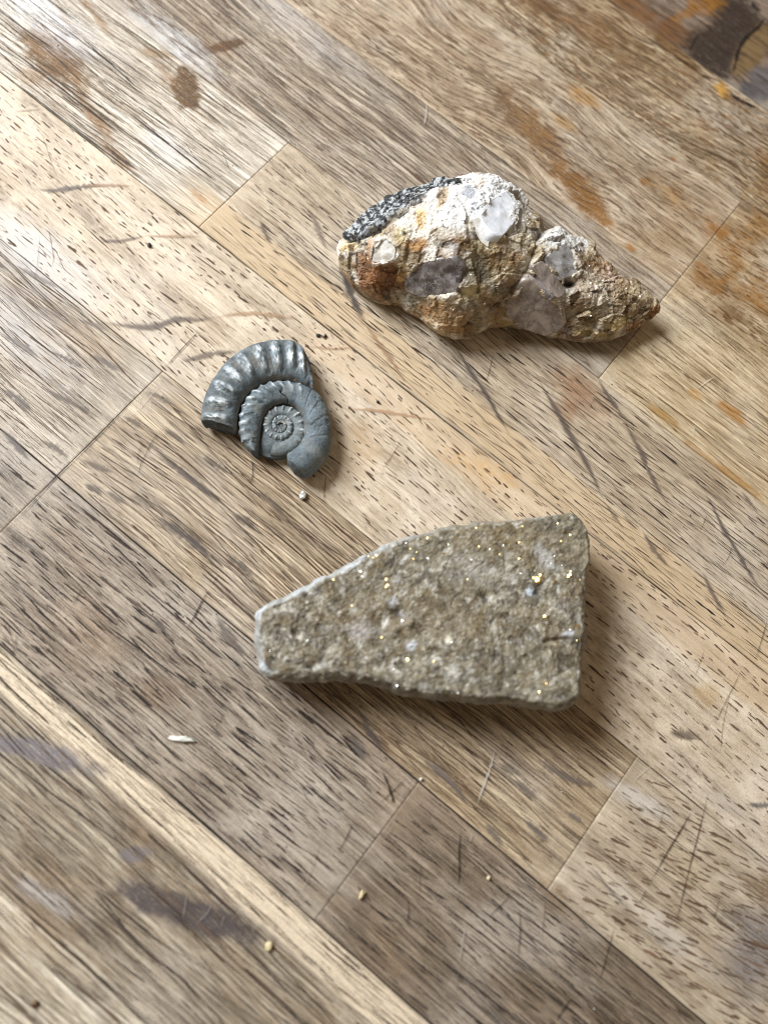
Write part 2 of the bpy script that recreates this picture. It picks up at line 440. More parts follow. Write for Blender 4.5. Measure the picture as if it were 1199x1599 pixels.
BR, OR, GY = (104, 74, 38), (168, 104, 38), (104, 96, 96)
STAINS = [
    # (cx, cy, rx, ry, angle, colour, strength, softness, raggedness) in photograph pixels
    (88, 88, 66, 33, 42, (118, 84, 40), 1.0, .4, .5), (60, 70, 40, 16, 40, (124, 90, 46), .8, .5, .5), (45, 118, 30, 14, 10, (150, 110, 60), .5, .6, .5), (128, 135, 34, 10, 60, (150, 112, 60), .5, .7, .4),
    (150, 185, 66, 11, 52, (138, 100, 52), .8, .7, .5), (185, 245, 40, 10, 42, (142, 102, 52), .75, .7, .5), (110, 40, 60, 8, 55, (136, 98, 52), .7, .8, .5),
    (150, 25, 46, 7, 52, (136, 98, 52), .7, .8, .5), (290, 137, 25, 34, -18, (98, 68, 30), 1.0, .3, .4), (262, 118, 34, 14, 55, (140, 102, 56), .5, .8, .4),
    (345, 73, 60, 9, -13, (98, 66, 30), 1.0, .4, .35), (248, 82, 40, 9, 5, (160, 130, 92), .6, .7, .4), (310, 305, 30, 6, 40, (196, 140, 70), .5, .8, .5),
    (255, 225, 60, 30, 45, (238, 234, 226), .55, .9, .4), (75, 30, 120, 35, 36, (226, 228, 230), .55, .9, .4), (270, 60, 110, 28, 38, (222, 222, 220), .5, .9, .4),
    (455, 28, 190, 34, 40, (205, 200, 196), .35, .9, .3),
    (838, 205, 88, 30, 50, (132, 96, 52), .85, .7, .4), (905, 300, 74, 25, 50, (132, 94, 50), .95, .6, .4), (945, 345, 22, 12, 40, (144, 102, 54), .85, .5, .4),
    (790, 160, 26, 18, 50, (112, 84, 54), .7, .7, .4), (910, 150, 34, 13, 30, (176, 128, 60), .6, .7, .5), (1050, 248, 8, 5, 30, (160, 108, 50), .8, .5, .3),
    (1005, 282, 9, 7, 30, (160, 110, 54), .8, .6, .4), (985, 386, 10, 6, 30, (160, 108, 50), .8, .6, .4), (880, 190, 30, 10, 38, (186, 142, 76), .5, .8, .4),
    (1150, 395, 34, 26, 20, (150, 104, 50), .75, .8, .8), (1180, 460, 60, 30, 30, (152, 108, 54), .7, .8, .9), (1110, 440, 44, 18, 35, (146, 102, 52), .75, .8, .9),
    (1120, 360, 30, 14, 35, (146, 98, 44), .8, .8, .8), (1140, 485, 44, 20, 30, (120, 90, 56), .7, .9, .8), (1190, 360, 24, 40, 20, (156, 112, 56), .6, .9, .8),
    (870, 20, 130, 26, 24, (124, 88, 48), .7, .9, .6), (960, 70, 80, 30, 30, (128, 98, 62), .6, .9, .6), (1060, 85, 60, 10, 38, (120, 84, 42), .8, .7, .5),
    (1128, 140, 16, 10, 38, (206, 158, 76), .9, .6, .6), (1160, 40, 60, 44, 38, (74, 58, 46), .8, .8, .4), (1040, 50, 50, 30, 36, (104, 82, 66), .7, .8, .5),
    (905, 612, 62, 34, 42, (150, 106, 70), .55, .9, .5), (880, 640, 30, 16, 40, (140, 92, 50), .45, .9, .6), (1040, 652, 40, 7, 37, (166, 126, 66), .7, .7, .5), (1135, 738, 84, 7, 37, (166, 122, 62), .7, .7, .5),
    (1145, 645, 32, 11, 32, (172, 122, 56), .8, .7, .6), (1085, 615, 18, 8, 32, (186, 140, 76), .6, .8, .5), (760, 735, 60, 26, 24, (204, 160, 98), .5, .9, .6),
    (560, 700, 44, 50, 20, (186, 150, 100), .35, .9, .4), (1110, 1085, 30, 26, 20, (186, 150, 92), .4, .9, .5),
    (300, 1428, 128, 30, 17, (84, 76, 76), .95, .5, .35), (208, 1334, 30, 13, -5, (128, 120, 118), .9, .5, .35), (70, 1178, 112, 22, 17, (120, 114, 118), .82, .6, .3),
    (235, 1405, 50, 24, 30, (92, 82, 80), .5, .7, .4), (70, 1400, 90, 18, 32, (204, 200, 198), .5, .8, .4), (520, 1040, 30, 60, 40, (118, 112, 112), .0, .8, .4),
    (250, 1085, 62, 30, 20, (120, 92, 66), .5, .9, .4), (100, 1050, 40, 20, 10, (118, 96, 76), .35, .9, .4),
    (1180, 1490, 70, 90, 10, (128, 122, 120), .75, .7, .25), (1195, 1390, 40, 30, 10, (120, 92, 64), .7, .8, .3), (1000, 1250, 70, 18, 30, (214, 208, 200), .6, .9, .4),
    (1020, 1440, 120, 22, 42, (212, 204, 194), .45, .9, .5), (1080, 1360, 60, 26, 50, (218, 196, 160), .4, .9, .4), (1130, 1255, 60, 22, 30, (190, 180, 168), .4, .9, .4),
    (880, 1410, 60, 28, 42, (122, 94, 58), .45, .9, .5), (640, 1260, 90, 20, -55, (168, 150, 128), .3, .9, .4), (415, 1035, 70, 24, 40, (120, 104, 92), .25, .9, .4),
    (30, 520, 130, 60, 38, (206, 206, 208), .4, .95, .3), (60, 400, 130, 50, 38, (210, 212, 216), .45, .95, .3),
    (1000, 22, 110, 24, 26, (116, 78, 40), .75, .8, .7), (1195, 300, 30, 60, 10, (150, 112, 62), .5, .9, .9), (1100, 200, 40, 14, 36, (150, 112, 62), .5, .9, .8), (1190, 250, 30, 16, 36, (140, 98, 50), .6, .9, .8), (760, 60, 80, 18, 36, (140, 112, 76), .45, .9, .8),
    (690, 120, 60, 12, 38, (126, 106, 84), .45, .9, .7), (1040, 300, 50, 14, 40, (166, 124, 68), .5, .9, .9),
    # beyond the split ridge: old iron stains round a knot
    (1105, 95, 44, 80, 22, (54, 44, 36), .97, .4, .3), (1150, 35, 62, 42, 60, (54, 43, 36), .96, .4, .3), (1100, 8, 34, 20, -10, (146, 98, 34), .9, .6, .6),
    (1070, 20, 26, 10, -30, (150, 104, 46), .7, .7, .6), (1172, 80, 22, 52, 30, (122, 98, 64), .98, .25, .15), (1192, 130, 34, 30, 20, (106, 102, 102), .95, .4, .3),
    (1168, 140, 16, 20, 20, (84, 80, 82), .8, .6, .3),
]
# light sapwood bands that run with the grain (seam, offset, half width, colour, strength, x range)
BANDS = [(6, .11, .105, (232, 214, 186), .88, -9, 9), (3, -.13, .15, (212, 184, 144), .55, -3.4, 9), (3, .12, .14, (216, 188, 150), .4, -2, 9),
         (5, -.05, .05, (190, 166, 130), .5, .6, 1.4)]


def warpf(x, y, wp, seed):
    sl, am, fx, fy = wp
    q = np.stack([x * fx, y * fy, np.full_like(x, seed * 3.7)], -1)
    q2 = np.stack([x * fx * 3.3, y * fy * 2.6, np.full_like(x, seed * 5.1)], -1)
    return -sl * x + am * .001 * (vnoise(q, 3) * 1.5 + vnoise(q2, 4) * .35)


us, vs = np.meshgrid(np.linspace(-90, 1290, 60), np.linspace(-90, 1690, 60))
vis = px(us, vs).reshape(-1, 3)
SURF_Z = {}


def build_plank(idx, row, x0, x1, cols, fine, band, speck, contrast, wp, pores):
    seed = idx + 1
    ytop, ybot = seam_y(row), seam_y(row + 1)
    m = (vis[:, 1] < ytop + .004) & (vis[:, 1] > ybot - .004)
    x0, x1 = x0 * W, x1 * W
    gap = .00014 if row not in (2, 5) else .00019
    gt = gap + (.00008 if row in (3, 6, 5) else 0)
    gx0 = .00008
    if m.any():
        vx0, vx1 = max(x0, vis[m, 0].min() - .006), min(x1, vis[m, 0].max() + .006)
    else:
        vx0 = vx1 = None
    if vx0 is None or vx1 - vx0 < .002:
        xs = np.linspace(x0, x1, 40)
        ny = 8
        seen = False
    else:
        xs = np.concatenate([np.linspace(x0, vx0, max(2, int((vx0 - x0) / .012)))[:-1] if vx0 > x0 + 1e-4 else [],
                             np.linspace(vx0, vx1, max(4, int((vx1 - vx0) / .0007))),
                             np.linspace(vx1, x1, max(2, int((x1 - vx1) / .012)))[1:] if vx1 < x1 - 1e-4 else []])
        ny = 74
        seen = True
    xs = xs.copy()
    xs[0] += gx0
    xs[-1] -= gx0
    ys = np.linspace(ybot + gap, ytop - gt, ny)
    if seen:
        ys = np.concatenate([[ys[0], ys[0] + .0001], ys[1:-1], [ys[-1] - .0001, ys[-1]]])
        xs = np.concatenate([[xs[0], xs[0] + .0001], xs[1:-1], [xs[-1] - .0001, xs[-1]]])
    X, Y = np.meshgrid(xs, ys)
    R, C = X.shape
    e0 = fbm(np.stack([X * 160, Y * 0 + row * 9.1, Y * 0], -1), 3, 11)
    e1 = fbm(np.stack([X * 160, Y * 0 + row * 9.1 + 40, Y * 0], -1), 3, 12)
    Yd = Y.copy()
    Yd[0] += np.clip(e0[0], -.6, 1) * .00013
    Yd[-1] -= np.clip(e1[-1], -.6, 1) * .00013
    P = np.stack([X, Yd, np.zeros_like(X)], -1)
    Z = fbm(P * 60, 3, 21 + seed) * .00007 + (_h(np.array(idx), np.array(3), np.array(1), 5) - .5) * .00005
    Z[0] -= .00012; Z[-1] -= .00012
    Z[:, 0] -= .00005; Z[:, -1] -= .00005
    # the split ridge along the top seam of row -1
    V = np.stack([X, Yd, Z], -1).reshape(-1, 3)
    flat = V.copy(); flat[:, 2] = 0
    vw = (Yd + warpf(X, Yd, wp, seed)).reshape(-1)
    grain = np.stack([V[:, 0] + seed * 1.37, vw + seed * .513, np.full(len(V), seed * .77)], -1)
    st = np.zeros((len(V), 4))
    if seen:
        for (k, off, hw, bc, bs, bx0, bx1) in BANDS:
            yy = (seam_y(k) - off * W - flat[:, 1]) / (hw * W)
            fxx = sst(bx0 * W, bx0 * W + .02, flat[:, 0]) * (1 - sst(bx1 * W - .02, bx1 * W, flat[:, 0]))
            wob = fbm(np.stack([flat[:, 0] * 30, flat[:, 1] * 150, flat[:, 0] * 0], -1), 3, 77)
            mk = (1 - sst(.75, 1.1, np.abs(yy + wob * .4))) * bs * fxx
            same = ((k == row) & (off > 0)) | ((k == row + 1) & (off < 0))
            mk = mk * (1.0 if same else 0.0)
            na = mk + st[:, 3] * (1 - mk)
            kk = np.where(na > 1e-5, mk / np.maximum(na, 1e-5), 0)[:, None]
            st[:, :3] = st[:, :3] * (1 - kk) + lin(bc) * kk
            st[:, 3] = na
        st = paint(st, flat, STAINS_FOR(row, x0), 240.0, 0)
    # sides of the stave
    top = np.arange(R * C).reshape(R, C)
    rim = np.concatenate([top[0, :-1], top[:-1, -1], top[-1, :0:-1], top[:0:-1, 0]])
    low = V[rim].copy(); low[:, 2] = -.038
    nb = len(V)
    V = np.concatenate([V, low])
    grain = np.concatenate([grain, grain[rim]])
    st = np.concatenate([st, st[rim] * 0])
    i = np.arange(len(rim)); j = (i + 1) % len(rim)
    side = np.stack([rim[i], nb + i, nb + j, rim[j]], -1)
    Fq = np.concatenate([grid_faces(R, C), side])
    me = mesh_np('plank', V, Fq, True, [('grain', 'FLOAT_VECTOR', grain), ('stain', 'FLOAT_COLOR', st)])
    mat = wood_mat('oak_%d' % idx, *cols, fine=fine, band=band, speck=speck, contrast=contrast)
    po = obj('plank', me, mat, worktop)
    if not seen or not pores:
        return
    parts = []
    if row != 3:
        ln = tuple(x * .58 for x in cols[0])
        pores = pores + [(.75, 8, 34, 3, 14, .07, .2, ln, .75, .8, .3, 0), (.9, 2, 9, 2, 9, .08, .2, ln, .7, .8, .2, 0)]
    else:
        pores = pores + [(1.0, 1.5, 5, 2, 9, .08, .18, (120, 98, 78), .6, .7, .2, 0)]
    for (rs, l0, l1, g0, g1, w0, w1, pc, op, keep, clump, es) in pores:
        rs *= .88
        rs, l0, l1, g0, g1, w0, w1 = [q * .001 for q in (rs, l0, l1, g0, g1, w0, w1)]
        XA, XB = vx0, vx1
        pad = .004
        nrow = int((ytop - ybot + 2 * pad + abs(es) * (XB - XA)) / rs) + 1
        sx, sv, sl = [], [], []
        for r_ in range(nrow):
            v = ybot - pad - (abs(es) * (XB - XA) if es > 0 else 0) + (r_ + rng.random() * .9) * rs
            n = int((XB - XA) / ((l0 + l1) / 2 + (g0 + g1) / 2)) + 2
            L = 1.4 * (l0 + (l1 - l0) * rng.random(n) ** 1.6) * np.exp(.35 * rng.standard_normal(n))
            G = .75 * (g0 + (g1 - g0) * rng.random(n) ** 2.2) * np.exp(.3 * rng.standard_normal(n))
            xx = XA - .01 * rng.random() + np.cumsum(L + G) - L
            k = (rng.random(n) < keep)
            sx.append(xx[k]); sl.append(L[k]); sv.append(v + es * (xx[k] - XA) * 0 + rng.standard_normal(k.sum()) * rs * .26 + es * (xx[k] - XA) * (0 if abs(es) > .15 else 1))
        sx, sv, sl = map(np.concatenate, (sx, sv, sl))
        cl = vnoise(np.stack([sx * 28, sv * 130, sx * 0 + seed], -1), 31) + .6 * vnoise(np.stack([sx * 6, sv * 420, sx * 0 + seed], -1), 32)
        k = cl > -1.0 + clump * 1.5 - .55
        sx, sv, sl = sx[k], sv[k], sl[k]
        S = 5 if l1 < .009 else 12
        tt = np.linspace(0, 1, S)
        xp = sx[:, None] + sl[:, None] * tt[None]
        yp = np.repeat(sv[:, None], S, 1)
        for _ in range(4):
            yp = sv[:, None] - warpf(xp, yp, wp, seed)
        if abs(es) > .15:
            yp = yp + es * (xp - xp.mean(1, keepdims=True))
        yp = yp + .055 * rng.standard_normal((len(xp), 1)) * (xp - xp.mean(1, keepdims=True))
        yp = yp + fbm(np.stack([xp * 300, yp * 300, xp * 0], -1), 2, 51) * .00009
        ok = (yp.min(1) > ybot + .0004) & (yp.max(1) < ytop - .0004) & (xp[:, 0] > x0 + .0004) & (xp[:, -1] < x1 - .0004)
        uu, vv = to_px(np.stack([xp.mean(1), yp.mean(1), xp.mean(1) * 0], -1))
        ok &= (uu > -70) & (uu < 1270) & (vv > -70) & (vv < 1670)
        xp, yp = xp[ok], yp[ok]
        n = len(xp)
        if not n:
            continue
        wd_ = (w0 * .8 + (w1 * 1.15 - w0 * .8) * rng.random(n) ** 1.7) * np.clip(.55 + .45 * (xp[:, -1] - xp[:, 0]) / (.6 * (l0 + l1)), .5, 1.25)
        tone = rng.random(n)
        c = lin(pc)[None] * (1 + (tone[:, None] ** 2) * .9)
        al = np.minimum(1, op * 1.1) * (1 - .45 * rng.random(n) ** 2)
        parts.append(ribbons(np.stack([xp, yp], -1), wd_ * 1.3, np.concatenate([c, al[:, None]], 1), 1.1e-4))
    if parts:
        V, Fq, e, ink = join_arrays(parts)
        me = mesh_np('wood_pores', V, Fq, True, [('edge', 'FLOAT', e), ('ink', 'FLOAT_COLOR', ink)])
        obj('wood_pores', me, M_PORE, po, kind='stuff')


SEAM_ROWS = {}


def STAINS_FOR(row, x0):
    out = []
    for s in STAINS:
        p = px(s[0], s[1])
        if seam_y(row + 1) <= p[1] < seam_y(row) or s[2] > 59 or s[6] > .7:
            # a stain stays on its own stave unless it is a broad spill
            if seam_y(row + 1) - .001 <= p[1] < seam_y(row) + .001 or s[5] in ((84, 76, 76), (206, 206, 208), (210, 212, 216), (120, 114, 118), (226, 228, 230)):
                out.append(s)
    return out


for i, a in enumerate(PL):
    build_plank(i, *a)

# dark glue and dirt below the joints
def box(name, lo, hi, mat, parent, kind=None):
    x0, y0, z0 = lo; x1, y1, z1 = hi
    V = np.array([(x, y, z) for z in (z0, z1) for y in (y0, y1) for x in (x0, x1)])
    Fq = np.array([(0, 2, 3, 1), (4, 5, 7, 6), (0, 1, 5, 4), (2, 6, 7, 3), (0, 4, 6, 2), (1, 3, 7, 5)])
    return obj(name, mesh_np(name, V, Fq, False), mat, parent, kind)


tg = NT('glue_line')
M_GLUE = tg.out(tg.n('BsdfPrincipled', {'Base Color': lin((40, 32, 28)), 'Roughness': .9}).outputs[0])
box('glue_layer', (-BIG * W, seam_y(9), -.0375), (BIG * W, seam_y(-3), -.0006), M_GLUE, worktop, 'structure')


# ------------------------------------------------------------------ marks on the wood
def smooth_path(pts, S):
    pts = np.asarray(pts, float)
    d = np.r_[0, np.cumsum(np.linalg.norm(np.diff(pts, axis=0), axis=1))]
    t = np.linspace(0, d[-1], S)
    q = np.stack([np.interp(t, d, pts[:, k]) for k in (0, 1)], -1)
    for _ in range(max(1, S // 8)):
        q[1:-1] = (q[:-2] + 2 * q[1:-1] + q[2:]) / 4
    return q


def marks(name, items, mat, z, S=24):
    parts = []
    for (pts, wpx, c, al) in items:
        q = smooth_path(pts, S)
        P = px(q[:, 0], q[:, 1])[:, :2]
        w = np.array([wpx / 6000.0 * (1.15 if wpx > 7.5 else .85)])
        parts.append(ribbons(P[None], w, np.r_[lin(worn(c, .1, .95)), al][None], z, 3))
    V, Fq, e, ink = join_arrays(parts)
    obj(name, mesh_np(name, V, Fq, True, [('edge', 'FLOAT', e), ('ink', 'FLOAT_COLOR', ink)]), mat, worktop, 'stuff')


FG, FB = (112, 100, 92), (170, 132, 100)
marks('ray_flecks', [
    ([(52, 295), (80, 298), (130, 291), (170, 288)], 14, (118, 108, 104), .85), ([(120, 291), (170, 289), (215, 291)], 10, (178, 146, 118), .7),
    ([(150, 376), (190, 376), (230, 368)], 9, (128, 116, 108), .75), ([(220, 368), (260, 369), (320, 369)], 9, (186, 156, 126), .7),
    ([(20, 174), (45, 172), (70, 170)], 7, (160, 140, 120), .6),
    ([(155, 503), (200, 509), (240, 512), (275, 497), (310, 500), (345, 495)], 18, (120, 108, 100), .85), ([(335, 496), (365, 490), (400, 489), (440, 494), (470, 500)], 13, (190, 156, 120), .75),
    ([(275, 563), (300, 561), (330, 552), (375, 549)], 14, (126, 112, 102), .8), ([(480, 540), (520, 545), (560, 542)], 8, (190, 156, 122), .6),
    ([(530, 638), (580, 640), (630, 648), (690, 658)], 10, (196, 156, 120), .7),
    ([(530, 415), (545, 450), (556, 480), (572, 505)], 20, (82, 76, 76), .85), ([(565, 497), (590, 535), (612, 565), (636, 602)], 13, (178, 142, 108), .7),
    ([(405, 340), (413, 362), (424, 385)], 12, (112, 98, 88), .7), ([(478, 320), (492, 345), (502, 372), (512, 395)], 14, (122, 108, 98), .6), ([(527, 405), (535, 430), (548, 462)], 11, (90, 82, 80), .5),
    ([(700, 525), (715, 548), (735, 582), (757, 612), (772, 640), (790, 670), (800, 688)], 12, (98, 88, 84), .85), ([(795, 680), (815, 695), (828, 708)], 8, (120, 104, 90), .5),
    ([(833, 575), (848, 608), (868, 640), (890, 680), (908, 710), (926, 745), (945, 790)], 13, (104, 92, 86), .85), ([(940, 780), (958, 805), (975, 828)], 10, (120, 106, 96), .6),
    ([(932, 590), (948, 618), (966, 642), (976, 655)], 12, (104, 94, 88), .8), ([(972, 650), (985, 680), (998, 700), (1012, 735), (1030, 770), (1050, 800)], 13, (112, 100, 92), .8),
    ([(1095, 760), (1112, 790), (1130, 830), (1150, 860), (1175, 905), (1199, 935)], 12, (100, 90, 86), .8),
    ([(1000, 825), (1020, 858), (1038, 880), (1050, 890)], 12, (108, 96, 90), .7), ([(1095, 890), (1108, 920), (1122, 945), (1135, 962)], 13, (112, 100, 94), .75),
    ([(1155, 765), (1170, 785), (1185, 803)], 10, (110, 98, 92), .6),
    ([(20, 412), (45, 425), (80, 444), (98, 453)], 12, (150, 142, 138), .75), ([(55, 475), (90, 492), (105, 505)], 10, (148, 138, 132), .6),
    ([(120, 498), (150, 508), (172, 520)], 11, (142, 130, 122), .7), ([(0, 520), (30, 536), (52, 552), (65, 562)], 13, (140, 132, 128), .75), ([(70, 545), (100, 558), (140, 580)], 11, (128, 118, 110), .75),
    ([(140, 552), (165, 566), (190, 582)], 12, (132, 122, 116), .8), ([(0, 605), (25, 620), (55, 648)], 15, (116, 108, 104), .8), ([(60, 600), (90, 618), (125, 636), (160, 655)], 13, (116, 104, 96), .75),
    ([(0, 668), (20, 688), (48, 722)], 14, (110, 102, 100), .8), ([(60, 686), (85, 698), (110, 718)], 13, (120, 108, 100), .8), ([(125, 716), (150, 728), (180, 740)], 14, (122, 110, 100), .75),
    ([(190, 648), (210, 660), (225, 672)], 13, (112, 100, 92), .8), ([(225, 610), (250, 620), (275, 636)], 11, (126, 112, 100), .7), ([(250, 668), (275, 682), (292, 698)], 14, (118, 104, 94), .8),
    ([(238, 705), (262, 720), (290, 742), (320, 765), (350, 795)], 15, (104, 94, 90), .85), ([(235, 800), (265, 820), (300, 845), (325, 868), (337, 888)], 19, (92, 84, 82), .9),
    ([(315, 710), (340, 728), (362, 742)], 15, (110, 100, 92), .75), ([(130, 755), (152, 766), (160, 775)], 14, (110, 102, 98), .7), ([(165, 765), (185, 780), (200, 788)], 14, (116, 108, 102), .7), ([(200, 770), (225, 785), (240, 800)], 13, (116, 106, 100), .6),
    ([(350, 865), (375, 882), (400, 902)], 16, (112, 102, 94), .75), ([(360, 800), (385, 815), (402, 830)], 14, (106, 94, 86), .7), ([(240, 960), (248, 975), (262, 992)], 14, (104, 96, 94), .6), ([(335, 955), (350, 985), (385, 1030)], 20, (112, 102, 98), .65),
    ([(380, 760), (420, 780), (455, 815)], 16, (116, 102, 92), .6), ([(560, 1110), (575, 1140), (592, 1165), (600, 1180)], 16, (104, 96, 94), .75), ([(545, 1140), (560, 1170), (572, 1195)], 16, (120, 112, 110), .55),
    ([(650, 1180), (680, 1200), (710, 1228), (735, 1265)], 14, (120, 110, 106), .8), ([(755, 1283), (770, 1302), (785, 1325)], 14, (124, 114, 110), .75), ([(830, 1180), (860, 1200), (885, 1215), (940, 1232)], 16, (124, 114, 108), .75),
    ([(800, 1215), (820, 1232), (840, 1250)], 16, (126, 116, 112), .7), ([(812, 1275), (835, 1295), (858, 1318)], 15, (116, 106, 104), .75), ([(880, 1265), (900, 1278), (915, 1290)], 12, (122, 114, 110), .7), ([(775, 1190), (800, 1205), (815, 1212)], 14, (128, 118, 112), .6),
    ([(1040, 1145), (1065, 1146), (1095, 1150)], 20, (126, 110, 96), .7), ([(1040, 1140), (1070, 1152), (1100, 1155)], 10, (106, 94, 86), .5), ([(1160, 1255), (1185, 1258), (1210, 1256)], 10, (116, 116, 114), .8),
    ([(910, 1345), (930, 1362), (960, 1400), (990, 1430)], 8, (140, 132, 126), .6), ([(700, 905), (705, 910), (712, 915)], 4, (120, 110, 100), .3),
], M_FLECK, 2.1e-4, 26)

DK = (46, 36, 32)
marks('knife_scratches', [
    ([(0, 836), (25, 812), (52, 786), (85, 747), (122, 712), (170, 664), (210, 622), (254, 580)], 4.5, DK, .95), ([(254, 580), (275, 555), (300, 528), (316, 512)], 4, (70, 54, 44), .85),
    ([(287, 993), (305, 960), (318, 935), (332, 915)], 4.5, (54, 42, 36), .9), ([(332, 915), (340, 898)], 3, (84, 68, 56), .7), ([(253, 668), (235, 695), (220, 725), (214, 757)], 3, (62, 50, 44), .8), ([(225, 690), (218, 705), (214, 730)], 3, (60, 48, 42), .6),
    ([(394, 715), (395, 740), (391, 760)], 4, (62, 52, 48), .85), ([(510, 735), (506, 770), (507, 792)], 3, (70, 56, 46), .8), ([(594, 737), (610, 715), (628, 685)], 3, (92, 72, 56), .75),
    ([(770, 550), (766, 570), (758, 600)], 3, (72, 58, 48), .8), ([(133, 910), (122, 930), (112, 952)], 3, (78, 66, 56), .75), ([(27, 985), (24, 1008), (18, 1030)], 3, (66, 56, 50), .7), ([(349, 1112), (342, 1130), (334, 1145)], 2.5, (80, 66, 56), .6),
    ([(10, 962), (22, 1010)], 2.5, (80, 70, 60), .5), ([(594, 1199), (606, 1225), (612, 1245), (618, 1262)], 6, (44, 36, 32), .95), ([(590, 1257), (612, 1237), (634, 1215)], 3.5, (60, 48, 42), .85), ([(616, 1250), (610, 1248)], 12, (52, 46, 46), .7),
    ([(552, 1282), (540, 1310), (525, 1335)], 4, (72, 58, 48), .75), ([(720, 1290), (716, 1330), (717, 1362), (714, 1395)], 5, (56, 44, 38), .9), ([(710, 1325), (735, 1345), (765, 1372)], 4, (58, 46, 40), .8), ([(636, 1400), (638, 1425), (634, 1450)], 4, (62, 50, 42), .7),
    ([(658, 1340), (655, 1370), (656, 1402)], 3, (84, 66, 52), .6), ([(760, 1435), (780, 1415), (798, 1398)], 3.5, (62, 50, 44), .75), ([(810, 1410), (812, 1450), (808, 1505)], 4, (62, 50, 44), .75), ([(852, 1400), (845, 1470)], 3, (78, 62, 50), .6),
    ([(960, 1440), (950, 1480), (940, 1515), (932, 1545)], 4, (66, 54, 48), .85), ([(1084, 1258), (1060, 1300), (1040, 1332), (1022, 1365), (1010, 1385)], 5, (60, 50, 44), .9), ([(1010, 1385), (1000, 1405), (994, 1420)], 3, (80, 68, 58), .6),
    ([(1110, 1218), (1102, 1250), (1090, 1300), (1078, 1345), (1062, 1410), (1048, 1470)], 4, (86, 66, 52), .9), ([(1050, 1160), (1080, 1200), (1100, 1222)], 3, (100, 80, 64), .5), ([(1037, 1255), (1028, 1290), (1022, 1310)], 2, (150, 132, 112), .7),
    ([(1035, 1250), (1055, 1270), (1068, 1280)], 4, (110, 98, 90), .7), ([(895, 1555), (880, 1575), (865, 1599)], 5, (54, 44, 40), .85), ([(1123, 1395), (1118, 1420), (1112, 1440)], 3, (90, 74, 62), .6),
    ([(1160, 1040), (1145, 1070), (1125, 1110), (1110, 1140)], 3, (120, 94, 66), .75), ([(1140, 1075), (1128, 1130), (1122, 1185)], 2.5, (110, 88, 66), .6), ([(1100, 1010), (1092, 1035), (1082, 1062)], 2.5, (112, 90, 66), .6), ([(1055, 1030), (1045, 1055)], 2, (120, 98, 72), .4),
    ([(1105, 800), (1095, 825), (1090, 832)], 3, (96, 78, 62), .6), ([(1143, 848), (1138, 868), (1128, 885)], 3, (86, 70, 58), .7), ([(1198, 965), (1188, 1000), (1178, 1032)], 3, (78, 62, 52), .8), ([(1040, 695), (1044, 690)], 2, DK, .3),
    ([(62, 200), (78, 245), (84, 265), (95, 285)], 2, (120, 106, 94), .8), ([(75, 350), (84, 400), (82, 425)], 2.5, (96, 84, 76), .8), ([(65, 350), (58, 420), (50, 465)], 2, (120, 108, 98), .6), ([(82, 380), (100, 420), (118, 437)], 2, (130, 118, 108), .7),
    ([(20, 72), (35, 48), (42, 40)], 2, (110, 98, 88), .8), ([(283, 212), (300, 240), (322, 268)], 2.5, (70, 58, 52), .8), ([(340, 222), (352, 248), (362, 275)], 2.5, (80, 66, 58), .7),
    ([(240, 260), (262, 250)], 2, (130, 110, 90), .5), ([(985, 365), (975, 372)], 2, (230, 220, 200), .6), ([(930, 615), (915, 650)], 2, (130, 100, 80), .5), ([(1165, 150), (1150, 176)], 2, (140, 116, 84), .3),
    ([(1170, 0), (1178, 12), (1190, 18)], 12, (20, 18, 18), .95), ([(1199, 15), (1186, 40), (1166, 55), (1152, 75), (1146, 105), (1138, 125)], 10, (30, 26, 26), .95), ([(1090, 50), (1080, 70), (1072, 88)], 8, (42, 36, 34), .6),
    ([(1040, 80), (1075, 102), (1105, 122)], 7, (40, 26, 16), .95), ([(1090, 115), (1110, 124)], 9, (70, 36, 10), .9), ([(1134, 143), (1160, 160), (1186, 170)], 10, (30, 20, 14), .97), ([(1000, 50), (1020, 66), (1050, 85)], 6, (64, 44, 26), .8),
    ([(0, 1394), (40, 1428), (117, 1492), (180, 1548), (240, 1599)], 7, (56, 46, 40), .85),
    ([(0, 1010), (50, 1050), (110, 1100), (170, 1155), (230, 1208)], 5, (44, 38, 34), .85), ([(230, 1208), (300, 1270), (400, 1359)], 6, (40, 34, 32), .8),
    ([(0, 110), (40, 141), (90, 180), (150, 226), (200, 264), (250, 306)], 6, (40, 36, 36), .9), ([(160, 222), (185, 246), (222, 270)], 9, (56, 52, 52), .75),
    ([(640, 440), (641, 441)], 1, DK, .2), ([(500, 83), (560, 120), (600, 150), (670, 190)], 3, (90, 72, 60), .5), ([(640, 150), (700, 190), (760, 232), (800, 262), (860, 310)], 5, (72, 60, 52), .7),
], M_SCR, 3.0e-4, 28)
